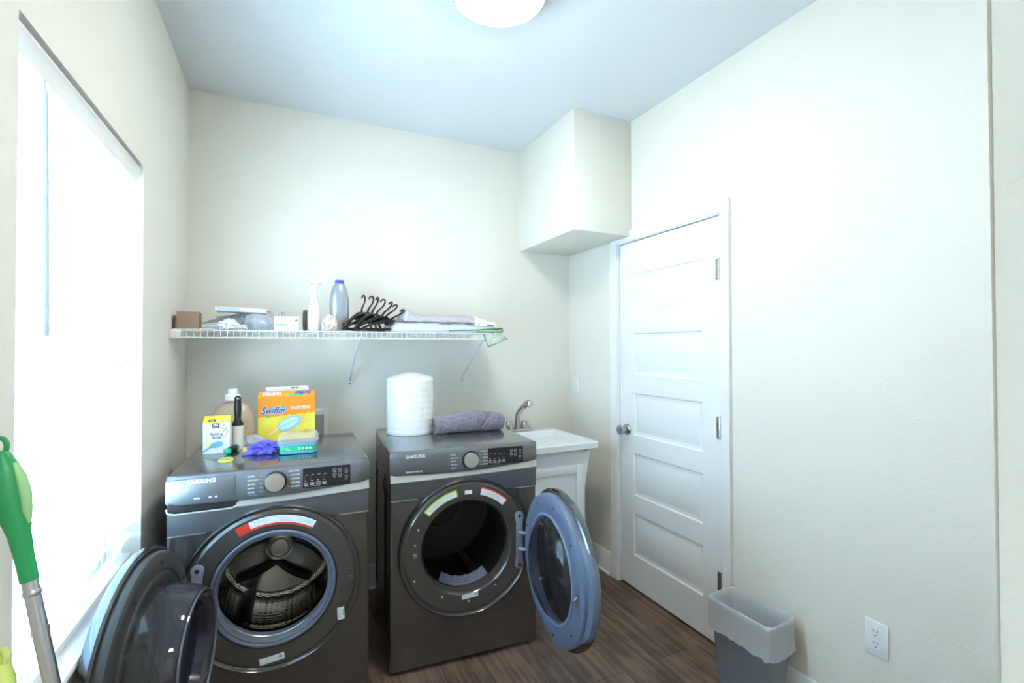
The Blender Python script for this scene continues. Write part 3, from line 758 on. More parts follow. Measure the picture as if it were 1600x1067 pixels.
        bm = B(); lathe(bm, [(.270, -.036), (.298, -.026), (.305, -.032), (.305, -.050), (.297, -.060), (.24, -.066), (0, -.070)], 96, DM); oc = obj('outer_cover', bm, M['ring'], d)
        bm = B(); lathe(bm, [(.301, -.028), (.3065, -.032), (.3065, -.048), (.302, -.054)], 96, DM); obj('chrome_rim', bm, M['ringedge'], oc)
        # grip bulge on the free side
        bm = B(); lathe(bm, [(.300, -.058), (.312, -.05), (.318, -.034), (.312, -.018), (.300, -.012), (.288, -.010)], 40, T(cu, 0, 0) @ YAX, a0=(PI if sg < 0 else 0)-.72, a1=(PI if sg < 0 else 0)+.72)
        for v in bm.verts:    # the grip fades into the rim at both ends
            px_, pz_ = v.co.x-cu, v.co.z; r = math.hypot(px_, pz_); t = abs(math.atan2(pz_, sg*-1*px_ if sg > 0 else -px_))/.72
            k = (.290+(r-.290)*max(0, 1-t**3))/r; v.co.x = cu+px_*k; v.co.z = pz_*k
        obj('door_grip', bm, M['doorblue'], d)
        bm = B(); lathe(bm, [(.200, .004), (.192, .018), (.17, .036), (.13, .052), (.08, .062), (0, .066)], 96, DM); gl = obj('glass', bm, M['tint'], d)
        for a in (100, 140, 220, 262, 310, 20, 60):
            bm = B(); lathe(bm, [(0, 0), (.005, 0), (.005, .002), (.003, .0015), (0, .001)], 14, T(cu+.256*math.cos(math.radians(a)), .0085, .256*math.sin(math.radians(a))) @ Rx(-PI/2)); obj('screw', bm, M['black'], d)
        lx = cu-.248
        bm = B(); prism(bm, rrect(lx-.014, -.075, lx+.014, .055, .012), .0075, .0095); pt = obj('latch_recess', bm, M['doorblue'], d)
        bm = B(); tube(bm, [(lx, .010, -.028), (lx, .022, -.022), (lx, .024, -.008), (lx, .010, 0)], .004, 8); tube(bm, [(lx-.005, .012, -.03), (lx-.005, .012, .012)], .003, 6); tube(bm, [(lx+.006, .014, -.016), (lx-.012, .026, -.014)], .004, 6)
        obj('latch_hook', bm, M['chrome'], d)
    return root
washer = thing('washing_machine', 'dark grey front-load washer left of the pair, round door open toward the window', 'washer', (.0794, -.8732, 0), -.028)
make_machine('washer', washer)
dryer = thing('clothes_dryer', 'dark grey front-load dryer right of the washer, blue-grey door swung open to the right', 'dryer', (.8601, -.8256, 0), -.0754)
make_machine('dryer', dryer)

# ------------------------------------------------------------------ utility sink with faucet
sink = thing('utility_sink', 'white laundry sink on a tapered white cabinet in the back right corner', 'sink', (1.603, -.62, 0))
SW, SD, SH = .495, .58, .868
bm = B()   # cabinet tapers down and in
def ring4(x0, y0, x1, y1, z): return [(x0, y0, z), (x1, y0, z), (x1, y1, z), (x0, y1, z)]
def loft(bm, rings, cap0=True, cap1=True):
    R_ = [[bm.verts.new(p) for p in r] for r in rings]
    for A, Bq in zip(R_, R_[1:]):
        n_ = len(A)
        for i in range(n_): bm.faces.new((A[i], A[(i+1) % n_], Bq[(i+1) % n_], Bq[i]))
    if cap0: bm.faces.new(R_[0][::-1])
    if cap1: bm.faces.new(R_[-1])
    return bm
loft(bm, [ring4(.05, .045, .43, SD-.03, .0), ring4(.05, .045, .43, SD-.03, .60), ring4(.03, .03, .458, SD-.02, .825)])
bmesh.ops.bevel(bm, geom=[e for e in bm.edges if abs((e.verts[0].co-e.verts[1].co).z) > .1], offset=.006, segments=2, affect='EDGES')
obj('cabinet', bm, M['sink'], sink)
bm = B(); fy = .043
for a, b_ in (((.055, 0, .05), (.10, 0, .74)), ((.36, 0, .05), (.41, 0, .74)), ((.10, 0, .69), (.36, 0, .74)), ((.10, 0, .05), (.36, 0, .11))):
    box(bm, (a[0], fy-.010, a[2]), (b_[0], fy+.006, b_[2]), .003)
box(bm, (.10, fy-.004, .11), (.36, fy+.006, .69))
obj('cabinet_door', bm, M['sink'], sink)
obj('latch_clip', bx((.40, .012, .815), (.43, .020, .822), .001), M['nickel'], sink)
bm = B()
def rr(x0, y0, x1, y1, r, z, n=5): return [(x, y, z) for x, y in rrect(x0, y0, x1, y1, r, n)]
loft(bm, [rr(.02, .02, SW-.02, SD-.01, .02, .825), rr(0, 0, SW, SD, .012, .832), rr(0, 0, SW, SD, .012, SH-.003), rr(.004, .004, SW-.004, SD-.004, .012, SH),
          rr(.03, .03, SW-.03, SD-.105, .03, SH-.002), rr(.04, .04, SW-.04, SD-.115, .04, SH-.02), rr(.075, .075, SW-.075, SD-.15, .06, SH-.30), rr(.10, .10, SW-.10, SD-.17, .05, SH-.315)], cap0=False, cap1=True)
obj('basin', bm, M['sink'], sink)
bm = B(); lathe(bm, [(.028, .003), (.026, .005), (.02, .004), (.012, .001), (0, .001)], 24, T(SW/2, .25, SH-.315)); obj('drain', bm, M['chrome'], sink)
bm = bx((.16, .12, SH-.313), (.34, .20, SH-.30), .006); obj('soap_bar_ledge', bm, M['sink'], sink)
fc = thing('sink_faucet', 'brushed nickel faucet with pull-out spray head and two knobs on the sink', 'faucet', (1.822, -.10, SH))
obj('base', bx((-.100, -.030, 0), (.100, .028, .018), .005, 3), M['nickel'], fc)
for s in (-1, 1):
    bm = B(); lathe(bm, [(.020, .014), (.028, .018), (.0275, .026), (.022, .060), (.020, .064), (0, .065)], 32, T(s*.055, 0, 0))
    for k in range(10):
        a = 2*PI*k/10; tube(bm, [(s*.055+.027*math.cos(a), .027*math.sin(a), .022), (s*.055+.0215*math.cos(a), .0215*math.sin(a), .06)], .0025, 6)
    obj('handle', bm, M['nickel'], fc)
bm = B(); tube(bm, [(0, .0, .014), (0, .0, .05), (0, -.002, .09), (.004, -.01, .115), (.012, -.022, .135), (.024, -.042, .158), (.034, -.06, .176)], [.021, .017, .0165, .0165, .017, .0175, .018], 20)
obj('spout', bm, M['nickel'], fc)
bm = B(); tube(bm, [(.028, -.048, .165), (.036, -.062, .178), (.042, -.076, .184), (.045, -.090, .180), (.046, -.098, .172)], [.018, .023, .027, .027, .022], 20); tube(bm, [(.046, -.097, .173), (.0465, -.101, .168)], [.017, .015], 20); obj('spray_head', bm, M['chrome'], fc)

# washer supply box in the wall
wb = thing('washer_outlet_box', 'grey recessed outlet box with pale frame on the back wall behind the washer', 'outlet box', (.60, 0, .98))
bm = B()
for a, b_ in (((-.10, -.006, -.09), (-.075, 0, .09)), ((.05, -.006, -.09), (.075, 0, .09)), ((-.075, -.006, .055), (.05, 0, .09)), ((-.075, -.006, -.09), (.05, 0, -.062))): box(bm, a, b_, .001)
obj('frame', bm, M['switch'], wb)
obj('box_back', bx((-.075, -.002, -.062), (.05, -.0005, .055)), M['greybox'], wb)
obj('box_ledge', bx((-.073, -.005, -.060), (.048, -.0015, -.052)), M['greybox'], wb)

# ------------------------------------------------------------------ things on the washer
ZT = MT
# swiffer duster box: local x right, front at y=0
BW, BD, BH = .252, .085, .213
sb = thing('duster_box', 'orange and yellow cardboard duster refill box with its lid flap raised on the washer', 'box', (.336, -.342, ZT+.0005), math.radians(3))
bm = B(); TH = .0012
for a, b_ in (((0, 0, 0), (BW, TH, BH)), ((0, BD-TH, 0), (BW, BD, BH)), ((0, TH, 0), (TH, BD-TH, BH)), ((BW-TH, TH, 0), (BW, BD-TH, BH)), ((TH, TH, 0), (BW-TH, BD-TH, TH))): box(bm, a, b_)
obj('carton', bm, M['yellow'], sb)
bm = B(); px = []
wob = [(0, .118), (.02, .120), (.05, .116), (.09, .121), (.12, .124), (.135, .128), (.145, .123), (.17, .127), (.19, .131), (.205, .126), (.22, .133), (.235, .129), (BW, .136)]
prism(bm, wob+[(BW, BH), (0, BH)], -.0006, .0003)
prism(bm, [(0, BH*.55), (BD, BH*.5), (BD, BH), (0, BH)], -.0006, .0003, Rz(-PI/2) @ T(-BD, 0, 0))
prism(bm, [(0, BH*.58), (BD, BH*.5), (BD, BH), (0, BH)], -.0006, .0003, T(BW, 0, 0) @ Rz(PI/2))
obj('orange_print', bm, M['orange'], sb, smooth=0)
FM = T(0, 0, BH) @ Rx(math.radians(-28))
bm = B(); prism(bm, [(.001, 0), (BW-.001, 0), (BW-.001, .030), (.006, .030)], -.0003, .0009, FM); fl = obj('lid_flap', bm, M['orange'], sb, smooth=0)
letters('flap_lettering', [('DUSTERS', .020, FM @ T(.10, -.0006, .024) @ Matrix.Rotation(PI, 4, 'Y'), dict(sx=1.0, off=.0008, align='LEFT')),], M['icon'], fl)
bm = B(); prism(bm, [(.118, .008), (.17, .002), (.235, .006), (.235, .010), (.18, .012), (.125, .014)], -.0007, -.0004, FM); obj('flap_swoosh', bm, M['swgreen'], fl, smooth=0)
letters('flap_logo', [('Swiffer', .026, FM @ T(.235, -.0008, .026) @ Matrix.Rotation(PI, 4, 'Y'), dict(sx=1.0, off=.0008, shear=.3))], M['swblue'], fl)
# logo on the front
yo = -.0009
bm = B(); prism(bm, [(.03, .150), (.06, .162), (.09, .168), (.128, .168), (.128, .164), (.112, .160), (.108, .150), (.07, .148)], yo, yo+.0004); prism(bm, [(.03, .130), (.045, .128), (.048, .112), (.040, .118), (.028, .126)], yo, yo+.0004)
obj('logo_swoosh', bm, M['swgreen'], sb, smooth=0)
letters('logo_outline', [('Swiffer', .046, T(.012, -.0014, .134), dict(sx=.84, off=.0032, shear=.32))], M['icon'], sb)
letters('logo_lettering', [('Swiffer', .046, T(.012, -.0022, .134), dict(sx=.84, off=.0006, shear=.32))], M['swblue'], sb)
letters('box_lettering', [('DUSTERS', .0205, T(.142, -.0012, .150), dict(sx=1.05, off=.0009)), ('refills', .009, T(.20, -.0012, .118), dict(sx=1)), ('REFILLS', .008, T(.045, -.0012, BH-.012), dict(sx=1)), ('7 DUSTERS', .008, T(.15, -.0012, BH-.012), dict(sx=1))][:1] , M['icon'], sb)
bm = B(); prism(bm, [(.04, .03), (.05, .03), (.10, .066), (.11, .078), (.104, .080)], yo, yo+.0004); prism(bm, [(.178, .074+.004*0), (.242, .074), (.242, .0746), (.178, .0746)], yo, yo+.0004)
obj('picture_handle', bm, mat('picture_pale_yellow', (.93, .90, .45), .5), sb, smooth=0)
bm = B()
op = []
for k in range(48):
    a = 2*PI*k/48; r = 1+.05*math.sin(11*a); X, Z_ = .056*r*math.cos(a), .030*r*math.sin(a); c_, s_ = math.cos(.45), math.sin(.45)
    op.append((.138+X*c_-Z_*s_, .083+X*s_+Z_*c_))
prism(bm, op, yo-.0002, yo+.0004); pc = obj('picture_duster', bm, M['lightblue'], sb, smooth=0)
bm = B(); prism(bm, oval(.134, .084, .048, .023, 32, .45), yo-.0006, yo); obj('picture_highlight', bm, M['paleblue'], pc, smooth=0)
bm = B(); prism(bm, [(.090, .066), (.092, .063), (.178, .102), (.177, .104)], yo-.0008, yo-.0004); obj('picture_line', bm, M['lightblue'], pc, smooth=0)
bm = B()
for k in range(8): a = PI*k/7; box(bm, (.212+.012*math.cos(a)-.002, yo-.0002, .035+.010*math.sin(a)-.002), (.212+.012*math.cos(a)+.002, yo+.0003, .035+.010*math.sin(a)+.002))
prism(bm, oval(.212, .035, .006, .006, 16), yo-.0002, yo+.0003)
obj('red_emblem', bm, mat('print_rust', (.65, .16, .02), .5), sb, smooth=0)
cd = thing('white_card', 'white instruction card standing up inside the orange duster box', 'card', (.336, -.342, ZT), math.radians(3))
obj('card_sheet', bx((.035, .035, .012), (.225, .037, .262), mx=Rx(math.radians(-2))), M['paper'], cd)
for k, c in enumerate(((.05, .05, .06), (.5, .1, .08), (.6, .6, .55), (.1, .12, .3), (.3, .1, .1))):
    obj('colour_patch', bx((.148+k*.0065, .0430, .250), (.1535+k*.0065, .0440, .256)), mat('patch_ink', c, .5), cd)
# baking soda box
bk = thing('baking_soda_box', 'small white baking soda carton with yellow gable top on the washer', 'box', (.139, -.520, ZT+.0005), math.radians(-4))
w_, d_ = .100, .055
bm = B(); prism(bm, [(0, 0), (d_, 0), (d_, .130), (0, .130)], 0, w_, Matrix(((0, 1, 0, 0), (1, 0, 0, 0), (0, 0, 1, 0), (0, 0, 0, 1)))); obj('carton', bm, M['paper'], bk)
bm = B(); prism(bm, [(-.0004, .130), (d_, .130), (d_*.62, .158), (d_*.52, .158)], -.0004, w_+.0004, Matrix(((0, 1, 0, 0), (1, 0, 0, 0), (0, 0, 1, 0), (0, 0, 0, 1)))); obj('gable_top', bm, M['yellow'], bk, smooth=0)
bm = B(); box(bm, (.034, -.0008, .108), (.062, .0002, .129), .002); lg = obj('label_badge', bm, mat('badge_dark', (.06, .07, .08), .5), bk)
letters('badge_lettering', [('365', .013, T(.0375, -.0011, .117), dict(off=.0007, sx=1)), ('EVERYDAY', .0042, T(.037, -.0011, .111), dict(sx=1))], M['icon'], lg)
gm = T(0, -.0006, .130) @ Rx(-math.atan2(.52*d_, .028))
bm = B(); box(bm, (.020, -.0008, .008), (.046, 0, .019), mx=gm); g2 = obj('gable_badge', bm, mat('badge_dark', (.06, .07, .08), .5), bk, smooth=0)
letters('gable_lettering', [('365', .009, gm @ T(.026, -.0011, .010), dict(off=.0005)), ('BAKING SODA', .007, gm @ T(.050, -.0006, .013), dict(sx=.8, off=.0003))], M['icon'], g2)
letters('box_lettering', [('Baking', .0165, T(.028, -.0003, .078), dict(sx=1.0, off=.0004, spacing=1.08)), ('Soda', .0165, T(.034, -.0003, .063), dict(sx=1.0, off=.0006, spacing=1.1)), ('16 oz', .008, T(.076, -.0003, .012), dict(off=.0004))], mat('ink_grey', (.12, .14, .20), .5), bk)
bm = B(); prism(bm, oval(.052, .038, .024, .012, 28, .25), -.0006, .0002); prism(bm, [(.034, .038), (.034, .028), (.0, .006), (.0, .012)], -.0006, .0002); obj('spoon_picture', bm, mat('print_teal', (.12, .50, .70), .5), bk, smooth=0)
bm = B(); prism(bm, oval(.022, .042, .013, .011, 20), -.0004, .0002); prism(bm, [(.01, .088), (.013, .088), (.022, .05), (.017, .048)], -.0004, .0002); obj('sun_picture', bm, mat('print_pale_yellow', (.88, .86, .35), .5), bk, smooth=0)
bm = B(); rnd = random.Random(3)
for k in range(10): prism(bm, oval(.073+rnd.random()*.022, .065+rnd.random()*.055, .0045, .0022, 10, rnd.random()*3), -.0006, .0002)
obj('leaf_picture', bm, mat('print_leaf', (.20, .55, .30), .5), bk, smooth=0)
bm = B()
for k in range(5): prism(bm, oval(.070+rnd.random()*.022, .062+rnd.random()*.05, .0028, .0018, 10, rnd.random()*3), -.0007, .0002)
obj('berry_picture', bm, mat('print_red', (.75, .18, .10), .5), bk, smooth=0)
# detergent bottle
db = thing('detergent_bottle', 'tan laundry detergent jug with milky white cap behind the baking soda carton', 'bottle', (.232, -.322, ZT+.0005), math.radians(-15))
bm = B(); pr = [(0, 0), (.082, 0), (.090, .008), (.092, .05), (.091, .11), (.084, .145), (.066, .175), (.040, .192), (.026, .198), (.024, .208), (0, .208)]
lathe(bm, pr, 48, sx=1, sy=.55)
obj('bottle_body', bm, M['tan'], db)
bm = B(); tube(bm, [(.045, 0, .17), (.058, -.004, .14), (.058, -.004, .10), (.045, -.004, .07)], .024, 14); h_ = obj('grip', bm, M['tan'], db)
bm = B(); lathe(bm, [(.026, .205), (.031, .206), (.031, .228), (.028, .234), (.021, .236), (.020, .256), (.018, .260), (0, .261)], 32)
for k in range(24):
    a = 2*PI*k/24; tube(bm, [(.031*math.cos(a), .031*math.sin(a), .208), (.031*math.cos(a), .031*math.sin(a), .226)], .0016, 5)
obj('cap', bm, M['white'], db)
bm = B()
for zz0, zz1, mi_ in ((.05, .135, 0),):
    n_ = 14
    for i in range(n_):
        a0 = math.radians(-135+i*75/n_); a1 = math.radians(-135+(i+1)*75/n_)
        vs = []
        for a, z in ((a0, zz0), (a1, zz0), (a1, zz1-.02*abs((i+1)/n_-.5)*2), (a0, zz1-.02*abs(i/n_-.5)*2)): vs.append(bm.verts.new((.0935*math.cos(a), .55*.0950*math.sin(a), z)))
        bm.faces.new(vs)
bmesh.ops.remove_doubles(bm, verts=bm.verts, dist=1e-5)
lb = obj('label', bm, M['paper'], db)
bm = B()
for i in range(10):
    a0 = math.radians(-132+i*60/10); a1 = math.radians(-132+(i+1)*60/10)
    zt = [.100, .106, .112, .104, .108, .115, .108, .101, .106, .100, .098]
    bm.faces.new([bm.verts.new((.0948*math.cos(a), .55*.0965*math.sin(a), z)) for a, z in ((a0, .07), (a1, .07), (a1, zt[i+1]), (a0, zt[i]))])
obj('label_mountains', bm, mat('print_mountain', (.10, .30, .60), .5), lb)
# lint roller
lr = thing('lint_roller', 'lint roller standing upright with black grip and cream sticky roll', 'lint roller', (.262, -.452, ZT+.0005))
bm = B(); lathe(bm, [(.017, 0), (.0235, 0), (.0235, .104), (.017, .104), (.017, 0)], 40); obj('roll', bm, M['cream'], lr)
bm = B(); prof = [(.106, .024, .024), (.112, .023, .023), (.120, .018, .018), (.135, .013, .014), (.160, .0145, .015), (.185, .0155, .015), (.205, .0145, .012), (.222, .0125, .009)]
rings = []
for z, a, b_ in prof: rings.append([(a*math.cos(2*PI*k/24), b_*math.sin(2*PI*k/24), z) for k in range(24)])
loft(bm, rings)
tube(bm, [(.0095*math.cos(a), 0, .222+.011*math.sin(a)) for a in [2*PI*k/20 for k in range(20)]], .0045, 8, closed=True, up=(0, 1, 0))
obj('handle', bm, M['black'], lr)
# clear crumpled bag behind the gloves
bm = B(); lump(bm, (.045, .032, .030), 5, 4, .35, 2.2); tag(obj('crumpled_wrapper', bm, M['milkbag'], loc=(.318, -.43, ZT)), 'crumpled clear plastic wrapper between lint roller and duster box', 'wrapper')
# purple gloves
gv = B(); lump(gv, (.052, .040, .026), 11, 5, .38, 2.4, ridge=True, mx=T(.01, 0, 0)); 
tube(gv, [(-.03, -.01, .012), (-.055, -.018, .009), (-.078, -.016, .007)], [.012, .010, .007], 12); tube(gv, [(-.02, -.022, .02), (-.045, -.03, .010)], [.012, .008], 12); tube(gv, [(.02, -.025, .025), (.0, -.04, .012), (-.02, -.045, .008)], [.012, .010, .007], 12)
tube(gv, [(.03, 0, .04), (.055, -.01, .03), (.07, -.02, .012)], [.012, .011, .008], 12)
for v in gv.verts: v.co += .005*noise.noise_vector(v.co*60)
for v in gv.verts: v.co.z = max(v.co.z, .001)
tag(obj('rubber_gloves', gv, M['purple'], loc=(.370, -.600, ZT)), 'crumpled purple nitrile gloves heaped on the washer', 'gloves')
bm = B(); lump(bm, (.012, .010, .015), 3, 3, .5, 2.5, ridge=True); tag(obj('yellow_scrap', bm, mat('yellow_scrap', (.80, .68, .18), .6), loc=(.303, -.588, ZT)), 'small yellow scrap tucked beside the purple gloves', 'scrap')
# wipes tub
wt_ = thing('wipes_tub', 'green and blue rectangular wipes tub with clear raised lid on the washer', 'tub', (.431, -.683, ZT+.0005), math.radians(-3))
def rloft(x0, y0, x1, y1, r, z): return rr(x0, y0, x1, y1, r, z, 4)
bm = B(); loft(bm, [rloft(.006, .006, .140, .115, .018, 0), rloft(.002, .002, .144, .119, .02, .008), rloft(0, 0, .146, .121, .02, .036), rloft(.003, .003, .143, .118, .019, .036), rloft(.008, .008, .138, .113, .016, .010)], cap1=True)
obj('tub_body', bm, M['boxgreen'], wt_)
bm = B(); loft(bm, [rloft(.004, .004, .142, .117, .018, .0005), rloft(-.001, -.001, .147, .122, .02, .004), rloft(-.001, -.001, .147, .122, .02, .010), rloft(.001, .001, .145, .12, .02, .0115)], cap1=False); obj('blue_base', bm, M['rimblue'], wt_)
bm = B(); loft(bm, [rloft(-.001, -.001, .147, .122, .02, .036), rloft(-.005, -.005, .151, .126, .022, .0375), rloft(-.005, -.005, .151, .126, .022, .0435), rloft(.002, .002, .144, .119, .02, .0445), rloft(.002, .002, .144, .119, .02, .036)], cap0=False, cap1=False); obj('blue_rim', bm, M['rimblue'], wt_)
letters('tub_lettering', [('WET CLOTHS', .0095, T(.062, .0015, .022), dict(off=.0004, sx=1)), ], M['paper'], wt_) if False else None
bm = B()
for k in range(4): prism(bm, oval(.078+k*.014, .024, .005, .0055, 12), -.0012, .0002)
for k in range(3): box(bm, (.020, -.0012, .018+k*.005), (.046-.004*k, .0002, .0195+k*.005))
obj('tub_print', bm, mat('print_pale_green', (.65, .85, .70), .5), wt_, smooth=0)
bm = B(); lump(bm, (.06, .048, .004), 9, 4, .2, 3, mx=T(.073, .06, .038), ridge=True, sq=.7); obj('dark_cloths', bm, mat('dark_cloth', (.05, .07, .08), .8), wt_)
bm = B(); LM = T(0, 0, .046) @ Rx(math.radians(11))
q = [[tuple(LM @ Vector(p)) for p in r] for r in (rloft(-.007, -.007, .153, .126, .022, 0), rloft(-.008, -.008, .154, .127, .023, .003), rloft(-.004, -.004, .150, .123, .02, .010), rloft(.006, .006, .140, .113, .018, .0125))]
loft(bm, q, cap0=False); obj('clear_lid', bm, M['clear'], wt_)
# green-ended torch and yellow ring
tg = thing('small_torch', 'small black cylinder with bright green ends lying on the washer', 'torch', (.232, -.575, ZT+.0145), math.radians(74))
TM = Ry(PI/2)
bm = B(); lathe(bm, [(0, .012), (.0125, .012), (.0115, .02), (.0115, .075), (.0125, .085), (0, .085)], 28, TM)
for k in range(5): lathe(bm, [(.0115, .03+k*.009), (.0128, .032+k*.009), (.0115, .034+k*.009)], 24, TM)
obj('barrel', bm, M['black'], tg)
bm = B(); lathe(bm, [(0, -.004), (.008, -.003), (.0135, .002), (.014, .014), (0, .0145)], 28, TM); obj('front_cap', bm, M['bluegreen'], tg)
bm = B(); lathe(bm, [(0, .084), (.014, .084), (.0135, .098), (.009, .103), (0, .104)], 28, TM); obj('rear_cap', bm, M['bluegreen'], tg)
bm = B(); lathe(bm, [(.0265, 0), (.0275, .004), (.0265, .008), (.0235, .008), (.0225, .004), (.0235, 0)], 48, closed=True, sy=1.15); tag(obj('rubber_ring', bm, M['ring_y'], loc=(.241, -.690, ZT+.0003)), 'yellow green rubber ring lying at the washer front edge', 'ring')

# ------------------------------------------------------------------ things on the dryer
bw = thing('bubble_wrap_roll', 'tall white roll of bubble wrap standing on the dryer', 'roll', (1.055, -.372, ZT+.0005))
bm = B(); pr = [(.02, 0), (.118, 0), (.1215, .004)]
for k in range(1, 29): pr += [(.1215+.0012*math.sin(k*1.9), .004+k*.0100)]
pr += [(.117, .291), (.10, .297), (.06, .308), (.03, .316), (.018, .318), (.018, .30)]
lathe(bm, pr, 72)
obj('wrap_layers', bm, M['wrap'], bw)
bm = B(); 
for k in range(1): tube(bm, [(.119*math.cos(a), .119*math.sin(a), .003) for a in [2*PI*j/60 for j in range(60)]], .003, 6, closed=True)
obj('loose_edge', bm, M['wrap'], bw)
tw = thing('rolled_towel', 'fluffy grey towel rolled up lying on the dryer top', 'towel', (1.16, -.47, ZT+.0005), math.radians(-1))
bm = B(); nL, nA = 90, 56; rows = []
for i in range(nL+1):
    t = i/nL; x = t*.385
    ends = min(1, (t/.05)**.5 if t > 0 else 0, ((1-t)/.04)**.5 if t < 1 else 0)
    rz_ = .041+.014*math.exp(-((t-.55)/.33)**2)-.006*math.exp(-((t-.70)/.02)**2); ry_ = .062+.012*math.sin(t*3)
    row = []
    for k in range(nA):
        a = 2*PI*k/nA
        r = (.55+.45*ends)
        y = ry_*r*math.copysign(abs(math.cos(a))**.85, math.cos(a)); z = rz_*(1+r*math.copysign(abs(math.sin(a))**.85, math.sin(a)))
        p = Vector((x, y, z)); p += .005*noise.noise_vector(p*28)+.0022*noise.noise_vector(p*110)
        # diagonal wrap crease
        cr = t-.66-.10*math.sin(a); 
        if abs(cr) < .022: p.z -= .015*(1-abs(cr)/.022)*max(0, math.sin(a)); p.y += .013*(1-abs(cr)/.022)*(1 if math.cos(a) < .2 else 0)
        p.z = max(p.z, .0005); row.append(bm.verts.new(p))
    rows.append(row)
for r0, r1 in zip(rows, rows[1:]):
    for k in range(nA): bm.faces.new((r0[k], r0[(k+1) % nA], r1[(k+1) % nA], r1[k]))
for r_, s in ((rows[0], 1), (rows[-1], -1)):
    c = Vector((0, 0, 0))
    for v in r_: c += v.co
    cv = bm.verts.new(c/nA+Vector((s*.008, 0, 0)))
    for k in range(nA): bm.faces.new((r_[k], r_[(k+1) % nA], cv))
obj('towel_roll', bm, M['towel'], tw, smooth=80)
bm = B(); sp = []
for k in range(60): a = k*.28; r = .006+.0033*a; sp.append((-.002, 1.1*r*math.cos(a), .045+.62*r*math.sin(a)))
tube(bm, [p for p in sp if abs(p[1]) < .06], .0035, 6); obj('rolled_edge', bm, M['towel'], tw)
bm = B(); lump(bm, (.075, .018, .030), 8, 3, .2, 2, mx=T(.05, .075, .03)); bt = obj('towel_corner', bm, mat('beige_fabric', (.42, .35, .32), .9), tw); bt['label'] = 'beige folded corner behind the roll'

# ------------------------------------------------------------------ wire shelf
SY, SZ, SL = -.406, 1.4985, 1.545
sh = thing('wire_shelf', 'long white wire shelf on the back wall above the washer and dryer', 'shelf', (0, 0, 0))
bm = B(); nW = 61
for i in range(nW):
    x = .012+i*(SL-.02)/(nW-1)
    tube(bm, [(x, -.004, SZ-.0025), (x, SY+.003, SZ-.0025), (x, SY, SZ-.006), (x, SY, SZ-.038)], .0017, 6)
obj('wire_deck', bm, M['white'], sh)
for y, z, r in ((SY, SZ-.0055, .0028), (SY, SZ-.038, .0028), (-.010, SZ-.005, .0028), (-.20, SZ-.006, .0024)):
    bm = B(); tube(bm, [(.004, y, z), (SL+.003, y, z)], r, 8); obj('rail', bm, M['white'], sh)
obj('end_bracket', bx((.0005, SY-.012, SZ-.043), (.040, SY+.03, SZ-.006), .003), M['white'], sh)
for x in (.14, .75, 1.35):
    obj('wall_clip', bx((x-.008, -.016, SZ-.018), (x+.008, 0, SZ-.003), .002), M['white'], sh)
for x in (.790, 1.475):
    bm = B(); tube(bm, [(x, -.004, 1.225), (x, SY+.018, SZ-.035), (x, SY-.002, SZ-.044), (x, SY-.005, SZ-.030)], .0062, 8, flat=1.1)
    br_ = obj('brace', bm, mat('brace_white', (.72, .78, .80), .35), sh)
    bm = bx((x-.010, -.005, 1.195), (x+.010, 0, 1.235), .001); fp = obj('brace_foot', bm, M['white'], br_)
    bm = B(); lathe(bm, [(0, 0), (.004, 0), (.003, .002), (0, .0025)], 12, T(x, -.005, 1.207) @ Rx(PI/2)); obj('screw', bm, M['slot'], br_)

# ------------------------------------------------------------------ things on the shelf
Z0 = SZ+.0005
tb = thing('cardboard_box', 'small brown cardboard box at the left end of the shelf', 'box', (.018, -.33, Z0), math.radians(2))
obj('carton', bx((0, -.045, 0), (.082, .06, .078), .0015), M['card'], tb)
obj('tape_seam', bx((.0815, -.046, .03), (.0826, .061, .045)), mat('tape_brown', (.28, .19, .13), .5), tb)
obj('liner_sheet', bx((-.010, -.062, -.0002), (.15, .07, .0010)), M['paper'], tb)
for k in range(4):
    bm = bx((0, -.07, 0), (.125, .07, .0052), .002); bm2 = tag(obj('disc_mailer', bm, mat('mailer_grey', (.50, .54, .62), .5) if k % 2 else M['paper'], loc=(.105+.004*(k % 2), -.27, Z0+.0015+k*.0060), rot=(0, 0, -.05+.04*k)), ['bottom flat white mailer of the low stack beside the brown box', 'flat grey mailer second from the bottom of the stack', 'flat white mailer third from the bottom of the stack', 'topmost flat grey mailer, under the cream card'][k], 'mailer', 'flat mailers stacked beside the brown box')
tg_ = bx((0, -.03, 0), (.05, .03, .006), .001); tag(obj('cream_tag', tg_, mat('cream_card', (.68, .64, .48), .6), loc=(.12, -.25, Z0+.0265)), 'small cream card on top of the flat mailers', 'card')
for k, (dx, dz, an) in enumerate(((0, .0, -14), (.03, .012, -16), (.06, .03, -9))):
    bm = bx((0, -.09, 0), (.24, .09, .004), .001); tag(obj('clear_sleeve', bm, [M['milkbag'], M['bag'], M['milkbag']][k], loc=(.088+dx, -.12, Z0+.032+dz), rot=(0, math.radians(an), 0)), ['lowest slanted clear plastic sleeve behind the mailers', 'middle slanted clear plastic sleeve behind the mailers', 'highest slanted milky sleeve touching the white flat carton'][k], 'sleeve', None)
wf = thing('flat_white_box', 'long flat white carton with pale blue print lying on top of plastic bags', 'box', (.150, -.20, Z0+.093), 0)
bm = bx((0, -.06, 0), (.215, .06, .021), .001, mx=Ry(math.radians(2))); obj('carton', bm, M['paper'], wf)
bm = bx((.012, -.0606, .006), (.10, -.06, .016), mx=Ry(math.radians(2))); obj('blue_print', bm, mat('print_pale_blue', (.50, .70, .92), .5), wf)
bm = B(); lump(bm, (.085, .07, .045), 21, 5, .35, 2.2, ridge=True); tag(obj('clear_bag', bm, M['bag'], loc=(.265, -.15, Z0)), 'crumpled see-through plastic bag under the flat white carton', 'bag')
